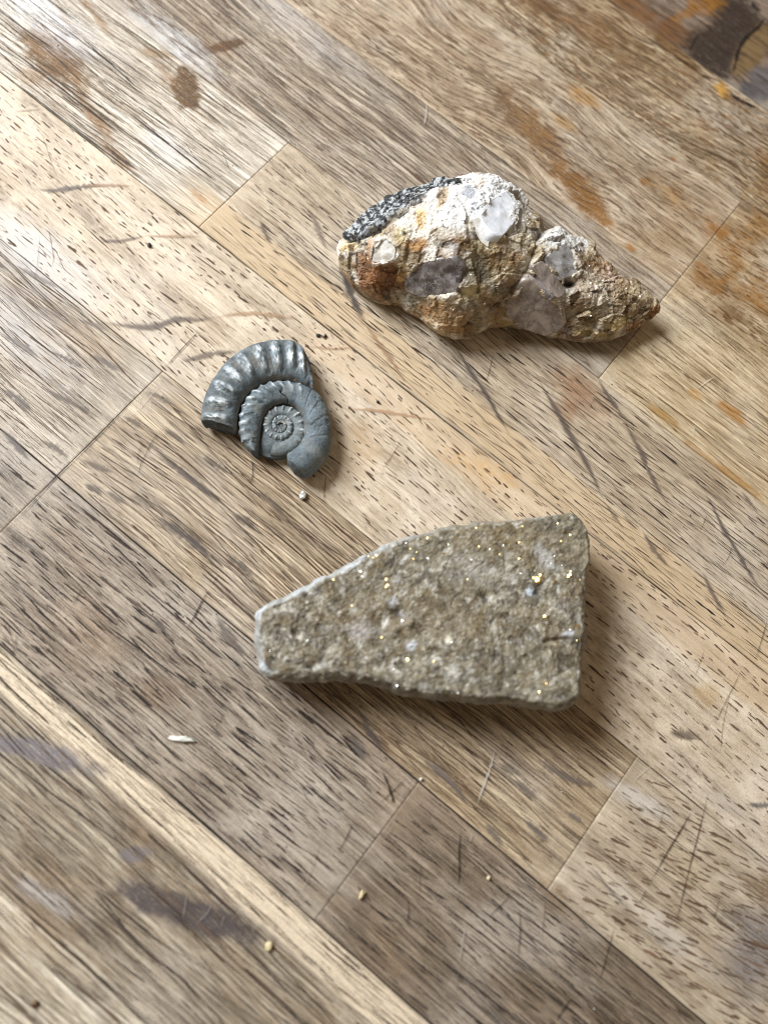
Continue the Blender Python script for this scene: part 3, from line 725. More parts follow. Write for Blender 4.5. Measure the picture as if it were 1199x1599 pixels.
marks('pale_scratches', [
    ([(775, 1160), (765, 1200), (750, 1240), (742, 1265)], 7, (208, 202, 196), .8), ([(738, 1300), (732, 1318)], 5, (190, 180, 172), .6), ([(728, 1440), (722, 1470), (716, 1508)], 7, (176, 168, 160), .75), ([(713, 1520), (712, 1550)], 5, (150, 142, 134), .5),
    ([(666, 160), (665, 180), (661, 200)], 7, (204, 196, 188), .75), ([(1085, 610), (1100, 598), (1116, 588)], 4, (232, 222, 206), .8), ([(1084, 660), (1082, 680), (1080, 688)], 4, (234, 222, 204), .75), ([(985, 1225), (1000, 1208), (1018, 1195)], 3, (220, 212, 202), .7),
    ([(55, 185), (48, 200)], 3, (230, 226, 222), .6), ([(795, 450), (800, 452)], 2, (230, 220, 200), .4), ([(660, 80), (700, 75), (690, 90)], 2, (200, 188, 172), .5), ([(605, 235), (650, 225), (670, 215)], 2, (198, 186, 170), .5),
    ([(505, 1290), (498, 1320), (480, 1375), (460, 1420)], 5, (164, 154, 140), .35), ([(526, 1380), (512, 1400)], 22, (168, 158, 144), .6), ([(640, 1225), (625, 1245)], 14, (176, 160, 140), .55), ([(615, 1290), (600, 1310)], 8, (150, 138, 124), .4),
    ([(260, 590), (230, 625), (200, 660)], 3, (206, 194, 176), .6), ([(430, 1430), (428, 1460)], 5, (190, 178, 160), .4), ([(385, 1160), (370, 1195), (360, 1230)], 3, (170, 158, 144), .3), ([(1005, 1060), (1018, 1030)], 2, (220, 200, 170), .4),
    ([(285, 1440), (292, 1400), (296, 1390)], 4, (150, 142, 138), .7), ([(300, 1450), (325, 1425), (335, 1405)], 5, (146, 138, 134), .7), ([(345, 1450), (352, 1425)], 5, (140, 132, 128), .6),
], M_SCR, 3.4e-4, 22)


# ------------------------------------------------------------------ stones: shared builders
def resample(pts, n, closed=True):
    p = np.asarray(pts, float)
    q = np.vstack([p, p[:1]]) if closed else p
    d = np.r_[0, np.cumsum(np.linalg.norm(np.diff(q, axis=0), axis=1))]
    t = np.linspace(0, d[-1], n + 1)[:-1] if closed else np.linspace(0, d[-1], n)
    return np.stack([np.interp(t, d, q[:, k]) for k in range(q.shape[1])], -1), t / d[-1]


def csmooth(a, it, closed=True):
    a = a.copy()
    for _ in range(it):
        if closed:
            a = (np.roll(a, 1, 0) + 2 * a + np.roll(a, -1, 0)) / 4
        else:
            a[1:-1] = (a[:-2] + 2 * a[1:-1] + a[2:]) / 4
    return a


def grid_normals(G):
    du = np.roll(G, -1, 1) - np.roll(G, 1, 1)
    dv = np.gradient(G, axis=0)
    n = np.cross(du, dv)
    n /= np.linalg.norm(n, axis=-1, keepdims=True) + 1e-15
    return n


def ring_rock(outline, skel, n, m_top, prof, m_side=10, under=.12, zc_extra=None):
    """outline: (k,3) pixel u, v and height of the silhouette; skel: (k,3) pixel u, v and height of the ridge.
    returns a grid (rings, n, 3) from the base up over the top"""
    o, _ = resample(outline, n)
    o = csmooth(o, 3)
    s, _ = resample(skel, 200, False)
    s = csmooth(s, 6, False)
    O = px(o[:, 0], o[:, 1], o[:, 2])
    S = px(s[:, 0], s[:, 1], s[:, 2])
    d = np.linalg.norm(O[:, None, :2] - S[None, :, :2], axis=2)
    w = np.exp(-((d - d.min(1, keepdims=True)) / (.0035)) ** 1.0)
    idx = (w * np.arange(200)[None]).sum(1) / w.sum(1)
    idx = csmooth(idx[:, None], 30)[:, 0] if True else idx
    i0 = np.clip(np.floor(idx).astype(int), 0, 198)
    fr = np.clip(idx - i0, 0, 1)[:, None]
    T = S[i0] * (1 - fr) + S[i0 + 1] * fr
    rows = []
    cen = O.mean(0)
    for k in range(m_side):                       # underside up to the silhouette
        a = k / m_side
        q = O.copy()
        sh = under * (1 - a) ** 1.5
        q[:, :2] = O[:, :2] * (1 - sh) + T[:, :2] * sh
        q[:, 2] = O[:, 2] * a
        rows.append(q)
    L = np.linalg.norm(T[:, :2] - O[:, :2], axis=1)
    for k in range(m_top + 1):
        t = (k / m_top) ** 1.25
        q = O * (1 - t) + T * t
        q[:, 2] = O[:, 2] + (T[:, 2] - O[:, 2]) * prof(t, L * t)
        rows.append(q)
    return np.array(rows)


def close_base(G):
    """faces of the grid plus a fan that closes the base"""
    R, n, _ = G.shape
    Fq = grid_faces(R, n, True)
    V = G.reshape(-1, 3)
    c = V[:n].mean(0); c[2] = 0
    V = np.vstack([V, c])
    i = np.arange(n); j = (i + 1) % n
    fan = np.stack([j, i, np.full(n, len(V) - 1), np.full(n, len(V) - 1)], -1)
    return V, Fq, fan[:, :3]


def rock_mesh(name, G, cols, extra=()):
    V, Fq, fan = close_base(G)
    cc = np.vstack([cols, cols[:1]])
    tri = np.vstack([Fq[:, [0, 1, 2]], Fq[:, [0, 2, 3]], fan])
    return mesh_np(name, V, tri, True, [('col', 'FLOAT_COLOR', cc)] + [(a, 'FLOAT', np.r_[b, b[:1]]) for a, b in extra])


def stone_mat(name, rough=(.45, .8), fine=1500.0, var=.35, bump=.5, bdist=.0003, spec=.5, glint=0.0, sss=0.0):
    t = NT(name)
    co = t.n('NewGeometry').outputs['Position']
    c = t.attr('col')
    n1 = t.noise(t.scale(co, (fine,) * 3), 1.0, 4, .65)
    n2 = t.noise(t.scale(co, (fine * .28,) * 3), 1.0, 4, .6)
    vo = t.n('TexVoronoi', {'Vector': t.scale(co, (fine * .9,) * 3), 'Scale': 1.0, 'Randomness': 1.0})
    k = t.math('ADD', t.math('MULTIPLY', n1, .6), t.math('MULTIPLY', n2, .6))
    c = t.mix(t.ramp(k, .45, .3 + .1, 0, var), c, t.mix(1.0, c, (.38, .34, .30), 'MULTIPLY'))
    c = t.mix(t.ramp(k, .66, .84, 0, var), c, (.72, .70, .66))
    cellr = t.n('SeparateColor', {0: vo.outputs['Color']})
    c = t.mix(t.ramp(cellr.outputs[0], .8, .95, 0, var * .9), c, t.mix(1.0, c, (.3, .28, .26), 'MULTIPLY'))
    r = t.ramp(cellr.outputs[1], 0, 1, *rough)
    b = t.bump(t.math('ADD', n1, t.math('MULTIPLY', n2, 1.2)), bump, bdist)
    if glint:
        b2 = t.bump(t.math('ADD', cellr.outputs[2], t.math('MULTIPLY', vo.outputs['Distance'], 1.5)), glint, bdist, b)
        b = b2
    ins = {'Base Color': c, 'Roughness': r, 'Normal': b, 'Specular IOR Level': spec}
    if sss:
        ins['Subsurface Weight'] = sss
        ins['Subsurface Scale'] = .0015
        ins['Subsurface Radius'] = (1, .9, .8)
    s = t.n('BsdfPrincipled', ins)
    return t.out(s.outputs[0])


def bvh_of(o):
    me = o.data
    return BVHTree.FromPolygons([v.co.copy() for v in me.vertices], [tuple(p.vertices) for p in me.polygons])


CAMP = Vector((0, 0, CAM_H))


def hit(bvh, u, v):
    d = Vector(px(u, v, 0)) - CAMP
    loc, nor, _, _ = bvh.ray_cast(CAMP, d.normalized())
    return (np.array(loc), np.array(nor)) if loc is not None else (None, None)


def crystal(bvh, poly, lift, depth, tilt=(0, 0), taper=.86, rough=.0004, seed=0, sub=2):
    """a broken crystal face set in the rock: polygon (pixels) lifted out of the surface along its mean plane"""
    pts = []
    for (u, v) in poly:
        p, n = hit(bvh, u, v)
        if p is not None:
            pts.append(p)
    pts = np.array(pts)
    c = pts.mean(0)
    U, S, Vt = np.linalg.svd(pts - c)
    n = Vt[2]
    if n[2] < 0:
        n = -n
    n = n + np.array([tilt[0], tilt[1], 0]); n /= np.linalg.norm(n)
    flat = pts - ((pts - c) @ n)[:, None] * n * .75
    flat, _ = resample(flat, 40)
    flat = pts.mean(0) + (flat - pts.mean(0)) * 1.12
    c = flat.mean(0)
    rings = []
    r_ = np.random.default_rng(seed + 100)
    for (s, h) in ((1.08, -depth), (1.03, -depth * .3), (1.0, lift * .55), (.96, lift * .92), (.94, lift), (.925, lift), (.8, lift), (.65, lift), (.5, lift), (.35, lift), (.2, lift), (.02, lift)):
        q = c + (flat - c) * s + n * h
        if s > .95:
            q = q + r_.standard_normal(q.shape) * rough * .12
        else:
            q = q + n * (fbm(q * 420, 3, seed)[:, None]) * rough
        rings.append(q)
    G = np.array(rings)
    Fq = grid_faces(len(rings), 40, True)
    return G.reshape(-1, 3), Fq


def oriented(V, Fq):
    c = V.mean(0)
    a, b, d = V[Fq[:, 0]], V[Fq[:, 1]], V[Fq[:, 2]]
    if (np.cross(b - a, d - a) * ((a + b + d) / 3 - c)).sum() < 0:
        Fq = Fq[:, ::-1]
    return Fq


exec_rocks = True

# ------------------------------------------------------------------ front stone: wedge of schist with pyrite specks
def T3(x, y, s=.4917, ox=370, oy=780):
    return ox + x * s, oy + y * s


fo = [(55, 380), (63, 350), (100, 332), (150, 313), (200, 285), (250, 255), (300, 238), (350, 205), (400, 175), (460, 150), (520, 125), (600, 106), (680, 86), (750, 74), (830, 70), (900, 64), (980, 57),
      (1040, 54), (1082, 62), (1102, 90), (1112, 130), (1114, 180), (1108, 260), (1102, 340), (1106, 420), (1098, 500), (1090, 580), (1082, 640), (1050, 662), (1000, 673), (930, 668), (860, 656), (800, 650),
      (720, 643), (620, 634), (545, 626), (480, 602), (430, 584), (350, 574), (250, 576), (150, 579), (100, 572), (72, 545), (60, 480), (50, 430)]
TH = .0170


def fz(x, y):
    # height of the silhouette: low on the bevelled far and left sides, high where the near side overhangs
    if y > 560 and x > 100:
        return .0124
    if x > 1060:
        return .0122
    return .0104


outl = [(*T3(x, y), fz(x, y)) for x, y in fo]
skel = [(*T3(230, 440), .0150), (*T3(450, 400), .0160), (*T3(700, 365), .0168), (*T3(900, 360), .0172)]


def prof_front(t, d):
    return 1 - (1 - np.clip(d / .0024, 0, 1)) ** 2.2


_o, _ = resample(outl, 420)
_j = np.random.default_rng(4).standard_normal((420, 2))
_o[:, :2] += csmooth(_j, 2) * 1.6 + csmooth(_j[::-1], 12) * 1.5
G = ring_rock(_o, skel, 640, 130, prof_front, 12, .10)
N = grid_normals(G)
if N[60, :, 2].mean() < 0:
    N = -N
    FLIP = True
else:
    FLIP = False
flatN = N.reshape(-1, 3)
P = G.reshape(-1, 3)
top = sst(.3, .8, flatN[:, 2])
fc, fe = facets(P * 330, 3)
fc2, fe2 = facets(P * 900, 13)
disp = fbm(P * 120, 4, 5) * .0007 + fc * .00013 + fc2 * .0001 + fbm(P * 1300, 3, 8) * .00012 + fbm(P * 460, 4, 9) * .00030
# shallow layered steps of the cleavage
stp = fbm(P * np.array([70, 110, 40]), 3, 15)
disp += (np.floor(stp * 7) / 7 - stp * .4) * .0011 * top
uu, vv = to_px(P)


def px_ring(cx, cy, r, w):
    d = np.hypot(uu - cx, (vv - cy) * 1.1)
    return np.exp(-((d - r) / w) ** 2)


disp += top * (px_ring(474, 1008, 20, 12) * .0004 - px_ring(478, 1012, 33, 6) * .0003 * (uu > 478) - np.exp(-(((uu - 462) / 9) ** 2 + ((vv - 990) / 7) ** 2)) * .0011)
for (a, b, c_, d_, dep) in ((852, 1002, 886, 998, .0010), (862, 1060, 912, 1034, .0004), (790, 1000, 786, 1070, .0003)):   # small ledges
    q = np.clip(((uu - a) * (c_ - a) + (vv - b) * (d_ - b)) / ((c_ - a) ** 2 + (d_ - b) ** 2), 0, 1)
    dist = np.hypot(uu - a - q * (c_ - a), vv - b - q * (d_ - b))
    disp -= top * np.exp(-(dist / 4.5) ** 2) * dep
for (a, b, r, h) in ((640, 975, 9, .0010), (616, 985, 9, .0008), (700, 1001, 10, .0009), (672, 1008, 9, .0008), (885, 960, 13, .0007), (600, 942, 13, .0007), (625, 955, 12, -.0010), (498, 978, 9, -.0011), (660, 985, 14, -.0008), (757, 930, 8, -.0010),
                     (840, 918, 9, -.0009), (545, 995, 10, -.0009), (575, 960, 16, .0006), (520, 1030, 22, .0005), (720, 1030, 30, .0005), (800, 1020, 30, .0005), (610, 1040, 26, -.0004), (880, 1075, 30, .0006)):
    disp += top * np.exp(-((uu - a) ** 2 + (vv - b) ** 2) / r ** 2) * h
keep = np.minimum(1, P[:, 2] / .002)
P2 = P + flatN * (disp * keep)[:, None]
P2[:, 2] = np.maximum(P2[:, 2], 0)
G2 = P2.reshape(G.shape)
base = np.tile(lin((127, 118, 98)), (len(P), 1))
k = fbm(P * 620, 4, 71)[:, None]
base = base * (1 - sst(.0, .5, k)) + lin((172, 168, 156)) * sst(.0, .5, k)
k = fbm(P * 330, 4, 72)[:, None]
base = base * (1 - .75 * sst(.05, .45, k)) + lin((104, 90, 62)) * .75 * sst(.05, .45, k)
k = fbm(P * 520, 3, 73)[:, None]
base = base * (1 - .5 * sst(.2, .5, k)) + lin((78, 72, 66)) * .5 * sst(.2, .5, k)
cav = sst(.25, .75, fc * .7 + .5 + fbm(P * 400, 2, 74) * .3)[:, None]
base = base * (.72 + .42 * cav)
k = fbm(P * 850, 2, 75)[:, None]
base = base * (1 - .7 * sst(.38, .6, k)) + lin((58, 54, 50)) * .7 * sst(.38, .6, k)
base = base * (1 - .6 * sst(-.42, -.62, k)) + lin((206, 200, 186)) * .6 * sst(-.42, -.62, k)
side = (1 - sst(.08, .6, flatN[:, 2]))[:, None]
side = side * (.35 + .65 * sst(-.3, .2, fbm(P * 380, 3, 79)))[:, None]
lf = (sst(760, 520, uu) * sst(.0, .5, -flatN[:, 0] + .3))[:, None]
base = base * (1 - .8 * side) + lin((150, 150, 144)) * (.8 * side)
rim_lit = ((1 - sst(.45, .92, flatN[:, 2] + .12 * fbm(P * 420, 3, 78))) * (.35 + .6 * sst(-.2, .25, fbm(P * 240, 3, 76))))[:, None] * lf * .8  # pale weathered rim, with window light on its left faces painted into the colour
base = base * (1 - rim_lit) + lin((196, 203, 207)) * rim_lit
FRONT = [(655, 965, 200, 60, 0, (116, 98, 66), .35, .9, .4), (800, 850, 120, 40, 10, (120, 100, 56), .4, .9, .5), (560, 985, 30, 16, 10, (196, 192, 190), .55, .9, .6), (745, 890, 60, 30, 20, (178, 174, 164), .4, .9, .7),
         (850, 870, 30, 14, 60, (186, 186, 184), .6, .8, .6), (700, 1000, 7, 7, 0, (232, 226, 204), .9, .5, .1), (614, 942, 9, 10, 20, (206, 208, 210), .9, .6, .3), (602, 968, 7, 14, 10, (226, 222, 210), .85, .6, .3),
         (643, 1008, 11, 8, -30, (204, 208, 212), .85, .6, .3), (885, 990, 14, 5, -15, (206, 210, 216), .85, .6, .4), (828, 924, 9, 9, 0, (200, 212, 220), .8, .6, .4), (836, 925, 6, 6, 0, (48, 50, 56), .9, .6, .3),
         (757, 935, 6, 9, 0, (60, 58, 56), .85, .6, .3), (500, 980, 10, 7, 0, (66, 60, 54), .7, .7, .4), (625, 957, 14, 8, 20, (72, 70, 72), .7, .7, .4), (880, 940, 20, 14, 0, (120, 110, 100), .5, .8, .4)]
base = paint(base, P, FRONT, 400.0, 3)
M_SCHIST = stone_mat('schist', (.4, .85), 1500.0, .55, .4, .0003, .5, .3)
front = empty('schist_stone', tuple(px(680, 990, 0)), label='wedge of grey brown schist flecked with gold pyrite, tapering to a pale blunt end', cat='stone')


def put(parent, name, me, mat, **kw):
    """mesh made in world coordinates -> child of an empty that stands elsewhere"""
    o = obj(name, me, mat, parent, **kw)
    o.matrix_parent_inverse = Matrix.Translation(parent.location).inverted()
    return o


def fixed(G, flip):
    return G[:, ::-1] if flip else G


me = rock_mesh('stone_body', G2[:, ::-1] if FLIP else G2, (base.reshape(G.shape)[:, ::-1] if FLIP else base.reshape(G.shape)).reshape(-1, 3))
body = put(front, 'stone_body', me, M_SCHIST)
bv_front = bvh_of(body)

tp = NT('pyrite')
nz = tp.noise(tp.scale(tp.n('NewGeometry').outputs['Position'], (4000,) * 3), 1, 2)
M_PYR = tp.out(tp.n('BsdfPrincipled', {'Base Color': tp.mix(nz, lin((232, 188, 104)), lin((246, 214, 150))), 'Metallic': 1.0, 'Roughness': .3}).outputs[0])
tq = NT('mica_flake')
M_MICA = tq.out(tq.n('BsdfPrincipled', {'Base Color': lin((225, 225, 222)), 'Metallic': .55, 'Roughness': .18}).outputs[0])
lamp = bpy.data.objects['window_light'].location


def grains(bvh, pts, size, seed, glint=.8):
    """tiny crystal plates lying in the surface; some catch the window"""
    r_ = np.random.default_rng(seed)
    Vs, Fs, o = [], [], 0
    for (u, v, k) in pts:
        p, n = hit(bvh, u, v)
        if p is None:
            continue
        a = (np.array(lamp) - p); a /= np.linalg.norm(a)
        b = (np.array(CAMP) - p); b /= np.linalg.norm(b)
        h = a + b; h /= np.linalg.norm(h)
        m = h if r_.random() < glint else n * .7 + h * .3 + r_.standard_normal(3) * .25
        m = m + r_.standard_normal(3) * .07
        m /= np.linalg.norm(m)
        t1 = np.cross(m, r_.standard_normal(3)); t1 /= np.linalg.norm(t1)
        t2 = np.cross(m, t1)
        s = size * k * (.6 + .8 * r_.random())
        kk = 6
        ang = np.sort(r_.random(kk)) * .5 + np.arange(kk) / kk * 2 * np.pi
        rr = s * (.7 + .5 * r_.random(kk))
        up = p + n * s * .25
        ring = up + (np.cos(ang) * rr)[:, None] * t1 + (np.sin(ang) * rr)[:, None] * t2
        low = ring - m * s * 1.3 + (ring - up) * .35
        Vs.append(np.vstack([ring, low, up + m * s * .12]))
        i = np.arange(kk); j = (i + 1) % kk
        Fs.append(np.vstack([np.stack([i, j, np.full(kk, 2 * kk)], -1), np.stack([i, kk + i, kk + j], -1), np.stack([i, kk + j, j], -1)]) + o)
        o += 2 * kk + 1
    return np.vstack(Vs), np.vstack(Fs)


PYR = [(521, 905, 1), (667, 840, 1.2), (747, 853, 1.2), (693, 865, 1.2), (743, 824, 1), (605, 913, 1.8), (603, 905, 1.4), (603, 917, 1.3), (636, 1031, 1.8), (677, 1033, 1.3), (838, 904, 2.4), (832, 902, 1.6), (843, 898, 1.8), (848, 903, 1.2), (866, 907, 1.6), (888, 897, 1.7), (890, 892, 1.4),
       (886, 900, 1.4), (893, 911, 1.2), (850, 963, 1.6), (903, 978, 1.7), (842, 1081, 1.3), (853, 1067, 1), (595, 995, 1), (549, 946, .9), (810, 846, 1.2), (816, 871, 1.1), (810, 873, 1), (870, 817, 1), (815, 822, 1), (890, 835, 1), (645, 873, 1), (650, 862, .9), (575, 869, 1), (582, 871, 1), (588, 868, 1),
       (710, 838, .8), (723, 830, .8), (760, 832, .7), (735, 853, .8), (875, 845, .7), (660, 846, .7), (640, 857, .7), (780, 865, .7), (905, 905, .8), (900, 1000, .7), (700, 850, .7), (730, 905, .6), (880, 830, .7)]
V, Fq = grains(bv_front, PYR, .00023, 5, .6)
put(front, 'pyrite_grains', mesh_np('pyrite_grains', V, Fq, False), M_PYR, kind='stuff')
MIC = [(430, 974, 1), (421, 1016, .8), (569, 985, 1), (628, 969, 1.2), (654, 983, 1.2), (572, 1000, .9), (563, 892, 1.3), (566, 900, 1), (634, 848, 1), (631, 852, .9), (812, 895, 1), (877, 883, .9), (835, 891, .8), (715, 1082, 1), (805, 1062, 1.1), (667, 872, 1), (615, 1045, .8), (629, 1046, .9), (880, 985, 1), (890, 984, 1),
       (785, 852, .8), (765, 858, .7), (480, 1000, .6), (705, 1002, .8), (735, 874, .7), (800, 900, .8), (620, 1070, .8), (545, 1000, .7), (860, 880, .7), (866, 868, .7), (560, 990, .8)]
V, Fq = grains(bv_front, MIC, .00022, 6, .5)
put(front, 'mica_flakes', mesh_np('mica_flakes', V, Fq, False), M_MICA, kind='stuff')

# ------------------------------------------------------------------ rear stone: lump of pegmatite
def C1(x, y):
    return 500 + x * .467, 240 + y * .467


def A1(x, y):
    return 500 + x * .2335, 250 + y * .2335


def A2(x, y):
    return 770 + x * .2335, 320 + y * .2335


ro = [(60, 290, 8), (54, 320, 7), (64, 370, 6), (85, 403, 5), (115, 437, 5), (150, 466, 5), (200, 488, 5), (270, 502, 5), (290, 522, 5), (340, 546, 5), (370, 576, 5), (405, 601, 5), (450, 613, 5), (505, 611, 5), (545, 592, 6), (575, 571, 7),
      (620, 562, 7), (680, 572, 6), (740, 592, 5), (800, 611, 5), (860, 623, 5), (930, 623, 5), (990, 613, 5), (1040, 596, 5), (1085, 567, 5), (1115, 546, 6), (1130, 518, 6), (1121, 495, 7), (1090, 464, 8), (1050, 429, 9), (1010, 404, 9), (990, 380, 9),
      (950, 350, 9), (920, 320, 9), (880, 294, 9), (830, 269, 9), (795, 257, 9), (770, 249, 9), (745, 234, 9), (735, 205, 10), (700, 178, 11), (680, 152, 11), (650, 118, 11), (610, 92, 11), (570, 70, 11), (530, 66, 11), (480, 73, 11),
      (420, 80, 11), (350, 95, 11), (300, 108, 11), (240, 133, 10), (190, 163, 10), (140, 203, 9), (110, 228, 9), (90, 248, 9), (70, 262, 8)]
routl = [(*C1(x, y), z * .001) for x, y, z in ro]
rskel = [(*C1(170, 330), .0165), (*C1(300, 270), .0215), (*C1(420, 230), .0248), (*C1(530, 220), .0252), (*C1(620, 270), .0226), (*C1(690, 335), .0192), (*C1(790, 380), .0172), (*C1(900, 430), .0142), (*C1(1010, 490), .0110)]


def prof_rear(t, d):
    return np.sin(np.clip(t, 0, 1) * math.pi / 2) ** .74


G = ring_rock(routl, rskel, 680, 150, prof_rear, 14, .16)
N = grid_normals(G)
FLIP = N[80, :, 2].mean() < 0
if FLIP:
    N = -N
N[-6:] = N[-6:] * .3 + np.array([0, 0, .7])
N /= np.linalg.norm(N, axis=-1, keepdims=True)
flatN = N.reshape(-1, 3)
P = G.reshape(-1, 3)
uu, vv = to_px(P)
fc, fe = facets(P * 120, 23)
fc2, fe2 = facets(P * 300, 33)
fc3, fe3 = facets(P * 800, 43)
rough_zone = np.clip(1.2 - np.exp(-(((uu - 715) / 95) ** 2 + ((vv - 325) / 48) ** 2)) * .7, .3, 1.2)
upk = .35 + .65 * sst(.0, .6, flatN[:, 2])
disp = (fc * .0015 + fc2 * .0006 * rough_zone + fc3 * .00022 * rough_zone + fbm(P * 70, 3, 25) * .0012 + fbm(P * 900, 3, 26) * .00012) * upk


def line_d(pts):
    dd = np.full(len(P), 1e9)
    for (a, b), (c_, d_) in zip(pts[:-1], pts[1:]):
        q = np.clip(((uu - a) * (c_ - a) + (vv - b) * (d_ - b)) / ((c_ - a) ** 2 + (d_ - b) ** 2), 0, 1)
        dd = np.minimum(dd, np.hypot(uu - a - q * (c_ - a), vv - b - q * (d_ - b)))
    return dd


crack = line_d([A2(390, 110), A2(300, 220), A2(275, 310), A2(235, 420), A2(160, 520), A2(90, 640), A2(0, 700)])
disp -= np.exp(-(crack / 8) ** 2) * .0011 + np.exp(-(crack / 2.6) ** 2) * .0008 * (fbm(P * 200, 2, 27) > -.2)
band2 = line_d([A1(150, 520), A1(330, 470), A1(560, 330), A1(720, 250)])
disp -= np.exp(-(band2 / 5) ** 2) * .0018
CRY = {
    'q1': [A1(*p) for p in [(590, 775), (640, 722), (760, 676), (880, 656), (940, 720), (925, 830), (875, 888), (760, 912), (655, 890), (588, 848)]],
    'q2': [A2(*p) for p in [(100, 640), (205, 512), (262, 512), (450, 690), (466, 770), (430, 826), (340, 848), (180, 806), (80, 745)]],
    'q3': [A2(*p) for p in [(250, 425), (312, 386), (365, 430), (476, 572), (440, 615), (395, 600)]],
    'q4': [A2(*p) for p in [(335, 375), (400, 310), (480, 270), (540, 330), (560, 440), (500, 480), (440, 495)]],
    'q5': [A2(*p) for p in [(205, 455), (245, 432), (405, 605), (380, 628)]],
    'f1': [C1(*p) for p in [(533, 212), (560, 165), (618, 132), (650, 165), (640, 232), (602, 272), (570, 266)]],
    'f2': [C1(*p) for p in [(500, 225), (530, 215), (566, 268), (560, 310), (535, 290)]],
    'k1': [A1(*p) for p in [(370, 595), (440, 525), (500, 590), (490, 650), (420, 690), (358, 670)]],
}


def poly_sd(poly):
    """signed distance in pixels, negative inside"""
    p = np.array(poly, float)
    d = line_d(list(map(tuple, p)) + [tuple(p[0])])
    ins = np.zeros(len(P), bool)
    for (x0, y0), (x1, y1) in zip(p, np.roll(p, -1, 0)):
        c_ = ((y0 > vv) != (y1 > vv)) & (uu < (x1 - x0) * (vv - y0) / (y1 - y0 + 1e-9) + x0)
        ins ^= c_
    return np.where(ins, -d, d)


seat = np.zeros(len(P)); rimz = np.zeros(len(P))
for q_ in CRY.values():
    sd = poly_sd(q_) + fbm(P * 260, 3, 28) * 9.0 + 1.0
    seat = np.maximum(seat, sst(2.5, -10, sd))
    rimz = np.maximum(rimz, np.exp(-((sd - 2.5) / 4.0) ** 2))
disp = disp * (1 - seat) - .0020 * seat + rimz * .0002 * (1 - seat)
for (x, y, r, h) in ((*A2(520, 510), 11, -.0030), (*A2(330, 470), 9, -.001), (*A1(820, 560), 12, -.0010), (*A1(530, 880), 22, -.0014), (*A1(990, 1110), 14, -.0012), (*A1(430, 610), 14, .0008), (*A1(660, 960), 20, -.0010), (*A1(1000, 880), 22, .0012), (*A2(700, 600), 30, .0010),
                     (*A2(600, 740), 20, -.0008), (*A2(430, 240), 20, .0010), (*A1(250, 620), 20, -.0007), (*A1(1050, 650), 30, -.001)):
    disp += np.exp(-((uu - x) ** 2 + (vv - y) ** 2) / r ** 2) * h
keep = np.minimum(1, P[:, 2] / .002)
P2 = P + flatN * (disp * keep)[:, None]
P2[:, 2] = np.maximum(P2[:, 2], 0)
G2 = P2.reshape(G.shape)
base = np.tile(lin((166, 148, 118)), (len(P), 1))
k = fbm(P * 260, 4, 81)[:, None]
base = base * (1 - sst(-.05, .35, k) * .8) + lin((206, 198, 182)) * sst(-.05, .35, k) * .8
k = fbm(P * 180, 4, 82)[:, None]
base = base * (1 - .7 * sst(.1, .42, k)) + lin((140, 100, 58)) * .7 * sst(.1, .42, k)
WH, CR = (232, 230, 226), (222, 212, 190)


def E(A, x, y, rx, ry, ang, col, al, soft=.6, irr=.45):
    return (*A(x, y), rx * .2335, ry * .2335, ang, col, al, soft, irr)


